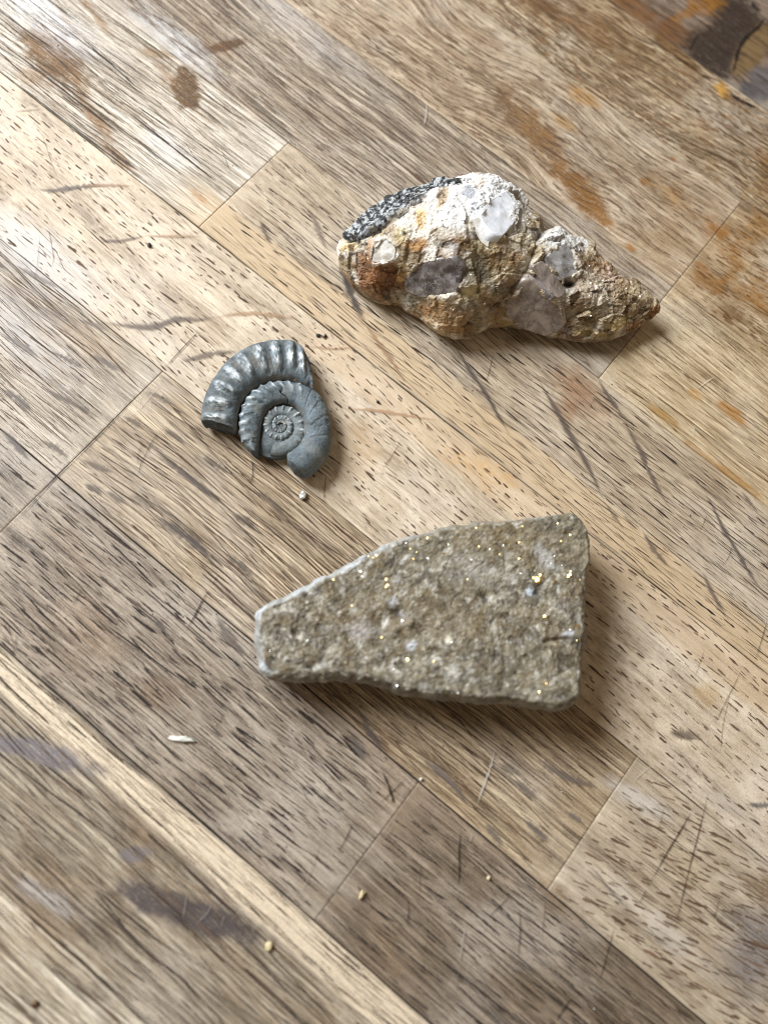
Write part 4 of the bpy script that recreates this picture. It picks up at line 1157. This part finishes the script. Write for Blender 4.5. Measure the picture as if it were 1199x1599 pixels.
REAR = [
    E(A1, 930, 320, 370, 190, 8, WH, .97, .5, .5), E(A1, 640, 400, 210, 150, 0, (230, 222, 206), .92, .5, .5), E(A1, 1150, 330, 160, 170, 0, (222, 226, 230), .9, .5, .3), E(A1, 730, 600, 60, 120, 0, (232, 226, 214), .9, .5, .4),
    E(A1, 1000, 150, 280, 90, 8, WH, .95, .5, .4), E(A1, 1180, 220, 170, 140, 20, (226, 226, 224), .95, .5, .4), E(A1, 1290, 330, 110, 160, -20, (214, 214, 210), .85, .6, .5),
    E(A1, 670, 380, 45, 85, 0, (206, 164, 84), .8), E(A1, 540, 490, 60, 70, 20, (178, 160, 102), .6), E(A1, 650, 560, 100, 55, 0, (164, 116, 56), .85, .6, .5), E(A1, 820, 240, 40, 90, 20, (176, 146, 96), .75, .6, .5), E(A1, 1050, 140, 60, 40, 0, (214, 188, 154), .5),
    E(A1, 370, 770, 220, 150, 20, (136, 88, 46), .92, .5, .4), E(A1, 300, 650, 130, 70, 10, (150, 106, 66), .7, .7, .6), E(A1, 330, 560, 50, 40, 0, (170, 122, 74), .6), E(A1, 480, 820, 80, 100, 10, (112, 72, 38), .6, .7, .5),
    E(A1, 160, 560, 60, 60, 0, (232, 208, 164), .9, .5, .3), E(A1, 120, 580, 16, 70, 0, (240, 236, 226), .9, .5, .3), E(A1, 215, 620, 60, 26, -20, (62, 48, 38), .85, .6, .8), E(A1, 300, 710, 90, 20, 10, (66, 52, 42), .6, .7, .9), E(A1, 220, 780, 20, 70, -30, (228, 222, 208), .7, .6, .5),
    E(A1, 430, 600, 90, 110, 0, (224, 220, 208), .7, .6, .4), E(A1, 550, 700, 40, 60, 0, (232, 216, 178), .8, .6, .5), E(A1, 545, 795, 50, 40, 0, (204, 170, 110), .8), E(A1, 850, 560, 90, 34, 10, (84, 80, 78), .7, .7, .9), E(A1, 880, 600, 80, 40, -10, (214, 212, 206), .7, .7, .7),
    E(A1, 760, 690, 160, 30, -8, (200, 196, 188), .5, .7, .6), E(A1, 830, 1020, 200, 110, 10, (152, 114, 66), .7, .6, .5), E(A1, 700, 1000, 50, 50, 0, (148, 106, 66), .7), E(A1, 600, 950, 60, 40, 20, (92, 86, 62), .7), E(A1, 1000, 880, 110, 60, -20, (222, 206, 160), .8, .7, .6),
    E(A1, 980, 970, 110, 60, 0, (158, 150, 136), .6, .8, .7), E(A1, 900, 1130, 160, 40, 5, (176, 134, 78), .7, .7, .5), E(A1, 990, 1112, 60, 12, 0, (72, 48, 26), .8, .6, .4), E(A1, 1110, 560, 130, 90, 0, (176, 156, 110), .7, .7, .5), E(A1, 1080, 730, 140, 110, 0, (116, 108, 84), .8, .7, .5), E(A1, 965, 720, 30, 90, 0, (70, 74, 74), .75, .7, .6),
    E(A1, 1180, 660, 50, 80, 0, (166, 122, 66), .6, .7, .5), E(A1, 560, 485, 14, 16, 0, (50, 46, 44), .9, .5, .4), E(A1, 1000, 220, 50, 44, 0, (112, 118, 132), .7, .6, 1.0), E(A1, 1080, 228, 18, 14, 0, (100, 106, 120), .8), E(A1, 1030, 280, 16, 14, 0, (120, 122, 134), .8), E(A1, 630, 540, 36, 10, 0, (90, 72, 58), .7, .6, .7), E(A1, 1040, 440, 80, 60, 20, (214, 200, 176), .7),
    E(A2, 60, 420, 100, 110, 0, (156, 138, 100), .6, .7, .5), E(A2, 170, 230, 110, 120, 30, (196, 186, 164), .7, .7, .6), E(A2, 120, 130, 100, 80, 0, (206, 206, 206), .7, .7, .5), E(A2, 290, 150, 60, 50, 0, (136, 116, 86), .6, .7, .5), E(A2, 60, 560, 120, 60, 0, (104, 98, 84), .7, .7, .6), E(A2, 60, 760, 120, 40, 0, (158, 128, 78), .7, .6, .4),
    E(A2, 430, 240, 190, 100, 15, (214, 214, 210), .9, .6, .5), E(A2, 570, 260, 90, 50, 30, (222, 222, 220), .7, .6, .6), E(A2, 600, 350, 60, 40, 0, (104, 88, 66), .6, .7, .6), E(A2, 680, 560, 210, 160, 20, (196, 184, 164), .75, .7, .4), E(A2, 780, 470, 110, 60, 30, (200, 172, 150), .7, .7, .5), E(A2, 880, 600, 120, 100, 20, (186, 160, 124), .6, .7, .6), E(A2, 980, 600, 90, 110, 10, (206, 188, 156), .7, .7, .4),
    E(A2, 1085, 730, 60, 70, 20, (146, 98, 44), .9, .5, .3), E(A2, 950, 820, 90, 50, -25, (146, 100, 52), .8, .7, .5), E(A2, 820, 800, 120, 40, -20, (206, 184, 132), .7, .7, .6), E(A2, 650, 760, 120, 60, 0, (138, 116, 84), .7, .7, .6), E(A2, 620, 860, 130, 30, 0, (200, 176, 126), .8, .6, .5), E(A2, 480, 620, 60, 90, 30, (214, 206, 190), .8, .7, .6),
    E(A2, 525, 512, 56, 26, 10, (22, 26, 30), 1.0, .35, .25), E(A2, 500, 555, 50, 26, 10, (190, 192, 192), .7), E(A2, 500, 840, 60, 40, 10, (84, 76, 70), .7, .7, .5),
]
base = paint(base, P, [(*q[:8], q[8] * .62) for q in REAR], 330.0, 9)
m = np.exp(-(crack / 3.5) ** 2)[:, None] * .6 * sst(-.3, .2, fbm(P * 260, 3, 99))[:, None]
base = base * (1 - m) + lin((70, 58, 44)) * m
sp = fbm(P * 1100, 2, 91)[:, None]
base = base * (1 - .75 * sst(.42, .6, sp)) + lin((46, 42, 40)) * .75 * sst(.42, .6, sp)
lum = sst(.35, .75, base.mean(1))
gb = (1 - .8 * lum) * (np.exp(-(fe2 / .07) ** 2) * .55 + np.exp(-(fe3 / .10) ** 2) * .3) * sst(-.25, .35, fbm(P * 150, 3, 62))
base = base * (1 - np.clip(gb, 0, .7)[:, None]) + lin((84, 62, 42)) * np.clip(gb, 0, .7)[:, None] * .8
tone = (fc2 * .2 + fc * .14) * (1 - .6 * lum)
base = np.clip(base * (1 + tone[:, None]), 0, .9)
m = (rimz * (1 - seat) * sst(-.2, .3, fbm(P * 300, 3, 61)) * .6)[:, None]
base = base * (1 - m) + lin((214, 208, 196)) * m
# black mica schist crust along the far edge
d_band = line_d([A1(130, 470), A1(260, 400), A1(420, 300), A1(560, 225), A1(720, 165), A1(900, 125), A1(1000, 105)])
wband = np.interp(uu, [525, 560, 620, 680, 735], [10, 20, 19, 11, 2])
bm = 1 - sst(wband * .8, wband * 1.15, d_band + fbm(P * 300, 3, 95) * 7)
_a = math.radians(-27)
_s, _c = uu * math.cos(_a) + vv * math.sin(_a), -uu * math.sin(_a) + vv * math.cos(_a)
flk = fbm(np.stack([_s / 5.0, _c / 1.7, _s * 0], -1), 3, 96) + .3 * fbm(P * 420, 2, 98) - .02 + .5 * sst(.2, -.1, flatN[:, 2])
dark = np.where((flk > .12)[:, None], lin((188, 192, 192)), lin((34, 38, 42)))
mid = sst(.0, .2, flk)[:, None]
dark = lin((30, 34, 38)) * (1 - mid) + lin((168, 172, 172)) * mid
base = base * (1 - bm[:, None]) + dark * bm[:, None]
m = (np.exp(-(band2 / 5.5) ** 2) * (fbm(P * 260, 3, 97) > -.25) * sst(0, .4, 1 - band2 / 14))[:, None] * .92
base = base * (1 - m) + lin((24, 24, 26)) * m

M_PEG = stone_mat('pegmatite', (.25, .75), 1300.0, .22, .5, .0004, .5, .45, .12)
rear = empty('pegmatite_stone', tuple(px(770, 430, 0)), label='lumpy white and rust brown pegmatite stone with smoky quartz and a black mica crust', cat='stone')
me = rock_mesh('stone_body', G2[:, ::-1] if FLIP else G2, (base.reshape(G.shape)[:, ::-1] if FLIP else base.reshape(G.shape)).reshape(-1, 3))
rbody = put(rear, 'stone_body', me, M_PEG)
bv_rear = bvh_of(rbody)


def quartz_mat(name, ca, cb, rough=.18, trans=.25, crack=.5):
    t = NT(name)
    co = t.n('NewGeometry').outputs['Position']
    n1 = t.noise(t.scale(co, (260,) * 3), 1, 5, .62, .6)
    n2 = t.noise(t.scale(co, (1500,) * 3), 1, 3, .6)
    c = t.mix(t.ramp(n1, .35, .68), lin(ca), lin(cb))
    vein = t.math('ABSOLUTE', t.math('SUBTRACT', t.noise(t.scale(co, (170, 260, 200)), 1, 3, .55, 1.2), .5))
    c = t.mix(t.ramp(vein, .018, .0, 0, crack), c, lin((226, 226, 226)))
    n3 = t.noise(t.scale(co, (420,) * 3), 1, 4, .65)
    c = t.mix(t.ramp(n3, .55, .78, 0, .55), c, lin((216, 212, 206)))
    c = t.mix(t.ramp(n2, .66, .8, 0, .6), c, lin((230, 228, 222)))
    b = t.bump(t.math('ADD', n1, t.math('MULTIPLY', n2, .25)), .35, .0006)
    p = t.n('BsdfPrincipled', {'Base Color': c, 'Roughness': rough, 'Normal': b, 'Transmission Weight': trans, 'IOR': 1.54, 'Subsurface Weight': .3, 'Subsurface Scale': .003, 'Subsurface Radius': (1, .95, .9)})
    return t.out(p.outputs[0])


M_SMOKE = quartz_mat('smoky_quartz', (80, 72, 70), (156, 148, 144), .2, .2, .25)
M_SMOKE2 = quartz_mat('clear_smoky_quartz', (132, 118, 108), (196, 184, 174), .14, .2, .25)
M_SMOKE3 = quartz_mat('pale_smoky_quartz', (128, 124, 122), (196, 196, 196), .2, .15, .3)
M_FELD = quartz_mat('feldspar', (212, 218, 226), (236, 238, 240), .24, .0, .1)
M_FLAKE = quartz_mat('white_quartz', (206, 200, 186), (240, 238, 234), .26, .0, .3)


def add_crystal(name, A, poly, mat, lift, depth, tilt=(0, 0), seed=0, label=None, rough=.0003):
    V, Fq = crystal(bv_rear, [A(*p) for p in poly], lift, depth, tilt, .9, rough, seed)
    Fq = oriented(V, Fq)
    me = mesh_np(name, V, Fq, True)
    put(rear, name, me, mat, label=label)


IDN = lambda x, y: (x, y)
add_crystal('quartz_crystal', IDN, CRY['q1'], M_SMOKE, .0003, .003, (0, -.03), 1, 'dark smoky quartz crystal with white hairline cracks', .0006)
add_crystal('quartz_crystal', IDN, CRY['q2'], M_SMOKE2, .0005, .003, (-.02, -.05), 2, 'broad clear smoky quartz face by the waist of the stone', .0003)
add_crystal('quartz_crystal', IDN, CRY['q3'], M_SMOKE2, .0008, .003, (.2, .05), 3, 'narrow smoky quartz prism', .0001)
add_crystal('quartz_crystal', IDN, CRY['q4'], M_SMOKE3, .0004, .003, (.05, .12), 4, 'grey quartz face above the dark hollow', .0003)
add_crystal('quartz_crystal', IDN, CRY['q5'], M_SMOKE, .0005, .003, (-.2, -.1), 5, None, .0001)
add_crystal('feldspar_face', IDN, CRY['f1'], M_FELD, .0003, .003, (0, .05), 6, None, .0003)
add_crystal('feldspar_face', IDN, CRY['f2'], M_FLAKE, .0003, .003, (0, -.02), 8, None, .0003)
add_crystal('quartz_flake', IDN, CRY['k1'], M_FLAKE, .0004, .002, (-.05, .0), 7, None, .0006)
r2 = np.random.default_rng(12)
pts = []
while len(pts) < 150:
    x, y = r2.uniform(535, 1015), r2.uniform(290, 520)
    if hit(bv_rear, x, y)[0] is not None and hit(bv_rear, x, y)[0][2] > .003:
        pts.append((x, y, r2.uniform(.3, .9)))
V, Fq = grains(bv_rear, pts, .00022, 8, .25)
put(rear, 'mica_flakes', mesh_np('mica_flakes', V, Fq, False), M_MICA, kind='stuff')

# ------------------------------------------------------------------ ammonite
SA = .21685


def B(x, y):
    return 290 + x * SA, 510 + y * SA


OW_O = [(112, 690), (113, 640), (124, 565), (150, 482), (188, 408), (240, 332), (300, 260), (365, 207), (440, 162), (520, 130), (600, 112), (690, 105), (770, 110), (822, 138), (862, 195), (885, 250)]
OW_I = [(368, 760), (375, 700), (381, 640), (396, 590), (415, 550), (440, 515), (470, 485), (505, 458), (545, 434), (590, 414), (635, 403), (685, 400), (745, 404), (805, 418), (870, 440), (918, 470)]
MW_O = [(470, 905), (425, 868), (394, 815), (384, 750), (384, 690), (392, 625), (412, 562), (450, 507), (500, 464), (560, 431), (630, 409), (700, 402), (780, 410), (860, 432), (930, 467), (985, 520), (1025, 595), (1048, 690), (1056, 790), (1043, 880), (1016, 955), (966, 1015), (915, 1062), (858, 1092)]
MW_I = [(528, 935), (524, 900), (530, 850), (537, 780), (546, 715), (565, 655), (590, 620), (618, 592), (650, 572), (690, 561), (730, 562), (770, 577), (800, 600), (825, 632), (842, 670), (851, 712), (852, 760), (844, 805), (826, 845), (800, 878), (770, 900), (742, 915), (722, 935), (730, 975)]


def whorl(name, OC, IC, n, zt, zi, ribs, nphi=54, cap=(.0012, .0012), seed=0):
    """swept shell tube between an outer and an inner edge curve; ribs: function(t, s) -> height of ribs, s from the inner suture to the outer rim"""
    t = np.linspace(0, 1, n)
    o = np.array(OC, float); i_ = np.array(IC, float)
    tk = np.linspace(0, 1, len(o))

    def cr(a):
        q = np.stack([np.interp(np.linspace(0, 1, 400), tk, a[:, k]) for k in (0, 1)], -1)
        q = csmooth(q, 60, False)
        return np.stack([np.interp(t, np.linspace(0, 1, 400), q[:, k]) for k in (0, 1)], -1)

    o, i_ = cr(o), cr(i_)
    ZT = np.interp(t, [0, .5, 1], zt)
    ZI = np.interp(t, [0, .5, 1], zi)
    Op = px(*B(o[:, 0], o[:, 1]), ZT * .45)
    Ip = px(*B(i_[:, 0], i_[:, 1]), ZI)
    ph = np.linspace(0, 2 * np.pi, nphi, endpoint=False)
    # cross-section: s along inner->outer, z over the top (0..pi) and back under
    c = (Ip + Op) / 2
    hw = (Op - Ip) / 2
    rows = []
    S = (1 - np.cos(ph)) / 2
    for k in range(n):
        zc = np.where(np.sin(ph) >= 0, ZI[k] * (1 - S) + ZT[k] * .45 * S, ZI[k] * (1 - S) + ZT[k] * .45 * S)
        up = np.sin(ph)
        z = np.where(up >= 0, zc + (ZT[k] - zc) * np.abs(up) ** .8, zc + up.clip(-1, 0) * zc * .97)
        q = c[k][None] - hw[k][None] * np.cos(ph)[:, None]
        q[:, 2] = z
        rows.append(q)
    G = np.array(rows)
    N = grid_normals(G)
    cen = G.mean(1, keepdims=True)
    if ((G - cen) * N).sum() < 0:
        N = -N
    tt = np.repeat(t[:, None], nphi, 1)
    SS = np.repeat(S[None], n, 0)
    upm = np.repeat(np.clip(np.sin(ph), 0, 1)[None], n, 0)
    rb, pale = ribs(tt, SS)
    P = G.reshape(-1, 3)
    d = (rb * upm ** .5).reshape(-1) + fbm(P * 500, 3, seed) * .00012 + fbm(P * 1800, 2, seed + 5) * .00004
    pn = fbm(P * 1100, 3, seed + 8)
    d = d - sst(-.1, .35, pn) * pale.reshape(-1) * .00034 - sst(.28, .5, fbm(P * 650, 3, seed + 12)) * .00022
    P = P + N.reshape(-1, 3) * d[:, None]
    P[:, 2] = np.maximum(P[:, 2], .00002)
    G = P.reshape(G.shape)
    pale = (pale * upm).reshape(-1) * sst(-.3, .2, pn + .5 * fbm(P * 2600, 2, seed + 14)) 
    # broken ends
    caps = []
    for e, sgn in ((0, -1), (n - 1, 1)):
        ring = G[e]
        c0 = ring.mean(0)
        tang = G[e] - G[e - sgn * 6]
        tang = tang.mean(0); tang /= np.linalg.norm(tang)
        rr = []
        for s in (.86, .6, .3, .02):
            q = c0 + (ring - c0) * s + tang * (1 - s) * cap[0 if e == 0 else 1] * .6
            q = q + fbm(q * 600, 3, seed + 3)[:, None] * tang * (.0016 if cap[0 if e == 0 else 1] < .001 else .0003)
            rr.append(q)
        caps.append(np.array(rr))
    allg = np.concatenate([caps[0][::-1], G, caps[1]])
    pl = np.concatenate([np.zeros(4 * nphi), pale, np.zeros(4 * nphi)])
    dk = np.concatenate([np.ones(4 * nphi), np.zeros(n * nphi), np.ones(4 * nphi)])
    V = allg.reshape(-1, 3)
    V[:, 2] = np.maximum(V[:, 2], .00002)
    Fq = oriented(V, grid_faces(len(allg), nphi, True))
    nz = fbm(V * 420, 4, seed + 21)[:, None]
    col = lin((97, 108, 113)) * (1 + .6 * nz)
    wn = sst(.05, .5, fbm(V * 260, 4, seed + 41))[:, None]
    col = col * (1 - .5 * wn) + lin((132, 134, 128)) * .5 * wn
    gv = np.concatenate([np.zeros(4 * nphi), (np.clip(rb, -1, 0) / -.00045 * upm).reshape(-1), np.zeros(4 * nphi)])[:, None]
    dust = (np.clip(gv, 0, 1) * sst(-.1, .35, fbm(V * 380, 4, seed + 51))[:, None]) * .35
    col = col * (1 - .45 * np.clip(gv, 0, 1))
    col = col * (1 - dust) + lin((122, 112, 96)) * dust
    col = col * (1 - .92 * pl[:, None]) + lin((214, 221, 223)) * .92 * pl[:, None]
    sut = np.concatenate([np.zeros(4 * nphi), np.exp(-(SS / .075) ** 2).reshape(-1) * (upm.reshape(-1) > 0), np.zeros(4 * nphi)])[:, None]
    sn = fbm(V * 900, 3, seed + 31)[:, None]
    col = col * (1 - .7 * sut * sst(-.2, .2, sn)) + lin((126, 108, 84)) * .7 * sut * sst(-.2, .2, sn)
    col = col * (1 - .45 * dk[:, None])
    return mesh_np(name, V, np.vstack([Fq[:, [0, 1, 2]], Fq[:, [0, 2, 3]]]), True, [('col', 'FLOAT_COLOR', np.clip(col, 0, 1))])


ribs_t = np.array([.045, .155, .265, .375, .485, .60, .71, .81, .90])


def ribs_outer(t, s):
    h = np.zeros_like(t); p = np.zeros_like(t)
    for k, c in enumerate(ribs_t):
        tc = c + (s - .5) * -.035
        g = np.exp(-np.abs((t - tc) / .027) ** 3)
        env = sst(.12, .4, s) * (1 - sst(.80, 1.0, s))
        h += g * env * .00115
        p += np.exp(-np.abs((t - tc + .006) / .029) ** 3) * sst(.18, .42, s) * (1 - sst(.70, .9, s))
    h -= .00045 * sst(.1, .4, s) * (1 - sst(.85, 1, s))
    return h, np.clip(p, 0, 1)


rm = np.array([.075, .118, .16, .203, .246, .29, .333, .376, .42, .463, .505, .55])


def ribs_middle(t, s):
    h = np.zeros_like(t); p = np.zeros_like(t)
    for k, c in enumerate(rm):
        tc = c - (s - .7) * .03
        g = np.exp(-((t - tc) / .0105) ** 2)
        f = 1 if c < .45 else .65
        h += g * sst(.35, .75, s) * .00075 * f
        p += np.exp(-((t - tc) / .009) ** 2) * sst(.5, .75, s) * f
    for c in (.60, .66, .72, .79):
        h -= np.exp(-((t - c) / .006) ** 2) * .00018 * sst(.1, .4, s)
    # inner rim picked out where worn
    p += np.exp(-(s / .06) ** 2) * sst(.55, .7, t) * .8
    # radial crack over the top
    ck = np.exp(-((t - .44 - .012 * np.sin(s * 14)) / .0028) ** 2) * (1 - sst(.75, .9, s))
    h -= ck * .0011
    p = p * (1 - ck)
    return h, np.clip(p, 0, 1)


M_AMM = stone_mat('pyritised_shell', (.55, .8), 1900.0, .3, .5, .00024, .42, .2)
amm = empty('ammonite', tuple(px(*B(600, 680), 0)), label='small blue grey coiled ammonite fossil with ribbed whorls, broken along one side', cat='fossil')
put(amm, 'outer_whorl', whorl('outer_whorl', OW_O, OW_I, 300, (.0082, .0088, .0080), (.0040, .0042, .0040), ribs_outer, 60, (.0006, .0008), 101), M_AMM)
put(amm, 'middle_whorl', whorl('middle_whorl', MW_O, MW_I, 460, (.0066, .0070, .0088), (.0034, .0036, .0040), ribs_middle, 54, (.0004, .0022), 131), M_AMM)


# inner coil: a log spiral tube, ribbed, ending at the crack
def inner_coil():
    turns = 2.75
    n, nphi = 620, 30
    a = np.linspace(0, turns * 2 * np.pi, n)           # from the outer end inwards
    cx, cy = 683, 708
    Ro = 226 * 2.05 ** (-a / (2 * np.pi))
    Ro = np.where(a < .9, np.minimum(Ro, 226), Ro)
    Ri = Ro / 2.0
    th = math.radians(250) + a                            # image angle, anticlockwise inwards
    ph = np.linspace(0, 2 * np.pi, nphi, endpoint=False)
    S = (1 - np.cos(ph)) / 2
    rows, pal = [], []
    for k in range(n):
        r = Ri[k] + (Ro[k] - Ri[k]) * S
        x = cx + r * math.cos(th[k]) * 1.0
        y = cy - r * math.sin(th[k]) * .98
        zt = .0046
        hgt = (Ro[k] - Ri[k]) * SA / 6200
        z = zt - hgt * .34 + np.sin(ph) * hgt * .34
        rib = np.cos(a[k] * 15 / 1.0) if False else np.cos(a[k] * 15)
        e = np.clip(rib, 0, 1) ** 1.4 * sst(.9, 1.7, a[k])
        env = sst(.25, .75, S) * (np.sin(ph) > 0)
        z = z + e * env * hgt * .16
        q = px(*B(x, y), np.full(nphi, zt))
        q[:, 2] = z
        rows.append(q)
        pal.append(e * env)
    G = np.array(rows)
    pal = np.array(pal).reshape(-1)
    V = G.reshape(-1, 3)
    ac = np.repeat(a, nphi)[:, None]
    V = V + fbm(V * 900, 3, 7)[:, None] * np.array([0, 0, 1]) * (.00016 + .00022 * sst(5, 11, ac))
    # solid core of rock beneath
    Fq = grid_faces(n, nphi, True)
    Fq = oriented(V, Fq)
    pn = fbm(V * 1300, 3, 171)
    col = lin((108, 116, 116)) * (1 + .3 * fbm(V * 500, 3, 172)[:, None])
    pl = (pal * sst(-.4, .2, pn))[:, None] * .85
    ed = (sst(.1, .5, fbm(V * 700, 3, 173)) * .5)[:, None] * sst(4, 12, ac)
    col = col * (1 - ed) + lin((160, 154, 142)) * ed
    col = col * (1 - pl) + lin((206, 212, 214)) * pl
    return mesh_np('inner_coil', V, np.vstack([Fq[:, [0, 1, 2]], Fq[:, [0, 2, 3]]]), True, [('col', 'FLOAT_COLOR', np.clip(col, 0, 1))])


put(amm, 'inner_coil', inner_coil(), M_AMM)
# rock core that fills the umbilicus
co_o = [(500, 880), (520, 780), (540, 690), (600, 610), (690, 570), (790, 600), (840, 680), (850, 770), (815, 860), (740, 925), (690, 940), (630, 945), (560, 930)]
G = ring_rock([(*B(x, y), .0030) for x, y in co_o], [(*B(660, 790), .0040), (*B(690, 740), .0041)], 120, 24, lambda t, d: sst(0, .35, t), 6, .05)
N = grid_normals(G)
FL = N[12, :, 2].mean() < 0
P = G.reshape(-1, 3).copy()
P[:, 2] += fbm(P * 500, 3, 5) * .00015
P[:, 2] = np.maximum(P[:, 2], 0)
G = P.reshape(G.shape)
cc = np.clip(lin((90, 98, 102)) * (1 + .3 * fbm(P * 500, 3, 6)[:, None]), 0, 1).reshape(G.shape)
put(amm, 'rock_core', rock_mesh('rock_core', G[:, ::-1] if FL else G, (cc[:, ::-1] if FL else cc).reshape(-1, 3)), M_AMM)


# ------------------------------------------------------------------ crumbs
def crumb_mat(name, c, rough=.6):
    t = NT(name)
    co = t.n('NewGeometry').outputs['Position']
    nz = t.noise(t.scale(co, (2500,) * 3), 1, 3)
    cc = t.mix(nz, lin([x * .8 for x in c]), lin([min(255, x * 1.08) for x in c]))
    return t.out(t.n('BsdfPrincipled', {'Base Color': cc, 'Roughness': rough, 'Normal': t.bump(nz, .4, .0003), 'Subsurface Weight': .2, 'Subsurface Scale': .001}).outputs[0])


def lump(name, u, v, rx, ry, ang, hgt, mat, label, cat='crumb', seed=0, bend=0.0, group=None):
    n, m = 22, 12
    th = np.linspace(0, 2 * np.pi, n, endpoint=False)
    rows = []
    for k in range(m + 1):
        p = math.pi * k / m - math.pi / 2
        x = np.cos(th) * math.cos(p); y = np.sin(th) * math.cos(p); z = np.full(n, math.sin(p))
        rows.append(np.stack([np.sign(x) * np.abs(x) ** .8, np.sign(y) * np.abs(y) ** .8, z], -1))
    Q = np.array(rows).reshape(-1, 3)
    Q = Q * (1 + .55 * fbm(Q * 1.6 + seed * 7.7, 3, seed)[:, None])
    Q[:, 1] += bend * (Q[:, 0] ** 2 - .5)
    a = math.radians(-ang)
    uv = np.stack([Q[:, 0] * rx, -Q[:, 1] * ry], -1)
    U = u + uv[:, 0] * math.cos(a) + uv[:, 1] * math.sin(a)
    Vv = v - uv[:, 0] * math.sin(a) + uv[:, 1] * math.cos(a)
    P = px(U, Vv, 0)
    P[:, 2] = np.maximum((Q[:, 2] + .8) * hgt * .55, .00003)
    b = px(u, v, 0)
    P -= b
    Fq = oriented(P, grid_faces(m + 1, n, True))
    o = obj(name, mesh_np(name, P, np.vstack([Fq[:, [0, 1, 2]], Fq[:, [0, 2, 3]]]), True), mat, None, None, label, cat, group)
    o.location = b
    return o


M_CW = crumb_mat('crumb_white', (226, 226, 214), .4)
M_CY = crumb_mat('crumb_cream', (224, 210, 168))
M_CB = crumb_mat('crumb_brown', (110, 84, 58))
M_CD = crumb_mat('grit_dark', (58, 54, 52))
lump('white_chip', 285, 1154, 18, 5, 4, .0009, M_CW, 'small white sliver lying on the grey brown stave', 'chip', 1)
lump('crumb', 420, 1477, 5.5, 7.5, 20, .0011, M_CY, 'cream crumb at the end of the dark grey smudge', 'crumb', 2)
lump('crumb', 565, 1396, 3.5, 6.5, 30, .0012, M_CY, 'tiny curled cream crumb on the dark brown stave', 'crumb', 3, .9)
lump('crumb', 762, 1371, 2.4, 3, 0, .0009, M_CY, 'pinhead yellow crumb at the end of a long scratch', 'crumb', 4)
lump('crumb', 657, 1217, 2.2, 2.2, 0, .0008, M_CW, 'pinhead white crumb above the corner of the dark brown stave', 'crumb', 5)
lump('crumb', 55, 1567, 7, 4.5, -30, .001, M_CB, 'brown crumb on the pale streaked stave at the corner', 'crumb', 7)
lump('rock_flake', 473, 774, 5, 7, 15, .0014, M_MICA, 'glinting silvery flake below the tip of the ammonite', 'flake', 8)
lump('grit', 497, 524, 3.0, 2.4, 20, .0006, M_CD, 'larger of two dark grit specks above the ammonite', 'grit', 9)
lump('grit', 508, 525, 2.1, 2.1, 0, .0008, M_CD, 'smaller of two dark grit specks above the ammonite', 'grit', 10)
lump('grit', 590, 628, 2.1, 1.8, 0, .0007, M_CD, 'dark grit speck on the cream stave beside the ammonite', 'grit', 11)
lump('grit', 233, 383, 2.4, 3.1, 20, .0008, M_CD, 'dark grit speck on the pale stave below the long seam', 'grit', 12)

# scattered dust and fine grit round the stones
r3 = np.random.default_rng(3)
cl = []
for (cx, cy, sx, sy, n) in ((520, 540, 40, 30, 60), (560, 620, 60, 40, 50), (640, 520, 60, 50, 40), (560, 470, 50, 30, 40), (600, 760, 260, 200, 110), (700, 1200, 300, 200, 60), (300, 950, 200, 200, 60), (900, 620, 120, 80, 50), (250, 250, 200, 150, 60)):
    for _ in range(n):
        cl.append((r3.normal(cx, sx), r3.normal(cy, sy), r3.random() ** 3 * 1.6 + .35, r3.random()))
for nm, mat, sel in (('dark_dust', M_CD, lambda q: q < .55), ('pale_dust', M_CW, lambda q: q >= .55)):
    Vs, Fs, o = [], [], 0
    for (u, v, k, q) in cl:
        if not sel(q):
            continue
        b = px(u, v)
        s = k / 6200.0
        oc = np.array([(1, 0, 0), (0, 1, 0), (-1, 0, 0), (0, -1, 0), (0, 0, 1)], float) * s * (.6 + .6 * r3.random((5, 1)))
        oc[4, 2] *= .8
        oc = oc + b
        oc[:, 2] += .0001
        Vs.append(oc)
        Fs.append(np.array([(0, 1, 4), (1, 2, 4), (2, 3, 4), (3, 0, 4)]) + o)
        o += 5
    obj(nm, mesh_np(nm, np.vstack(Vs), np.vstack(Fs), False), mat, None, 'stuff')
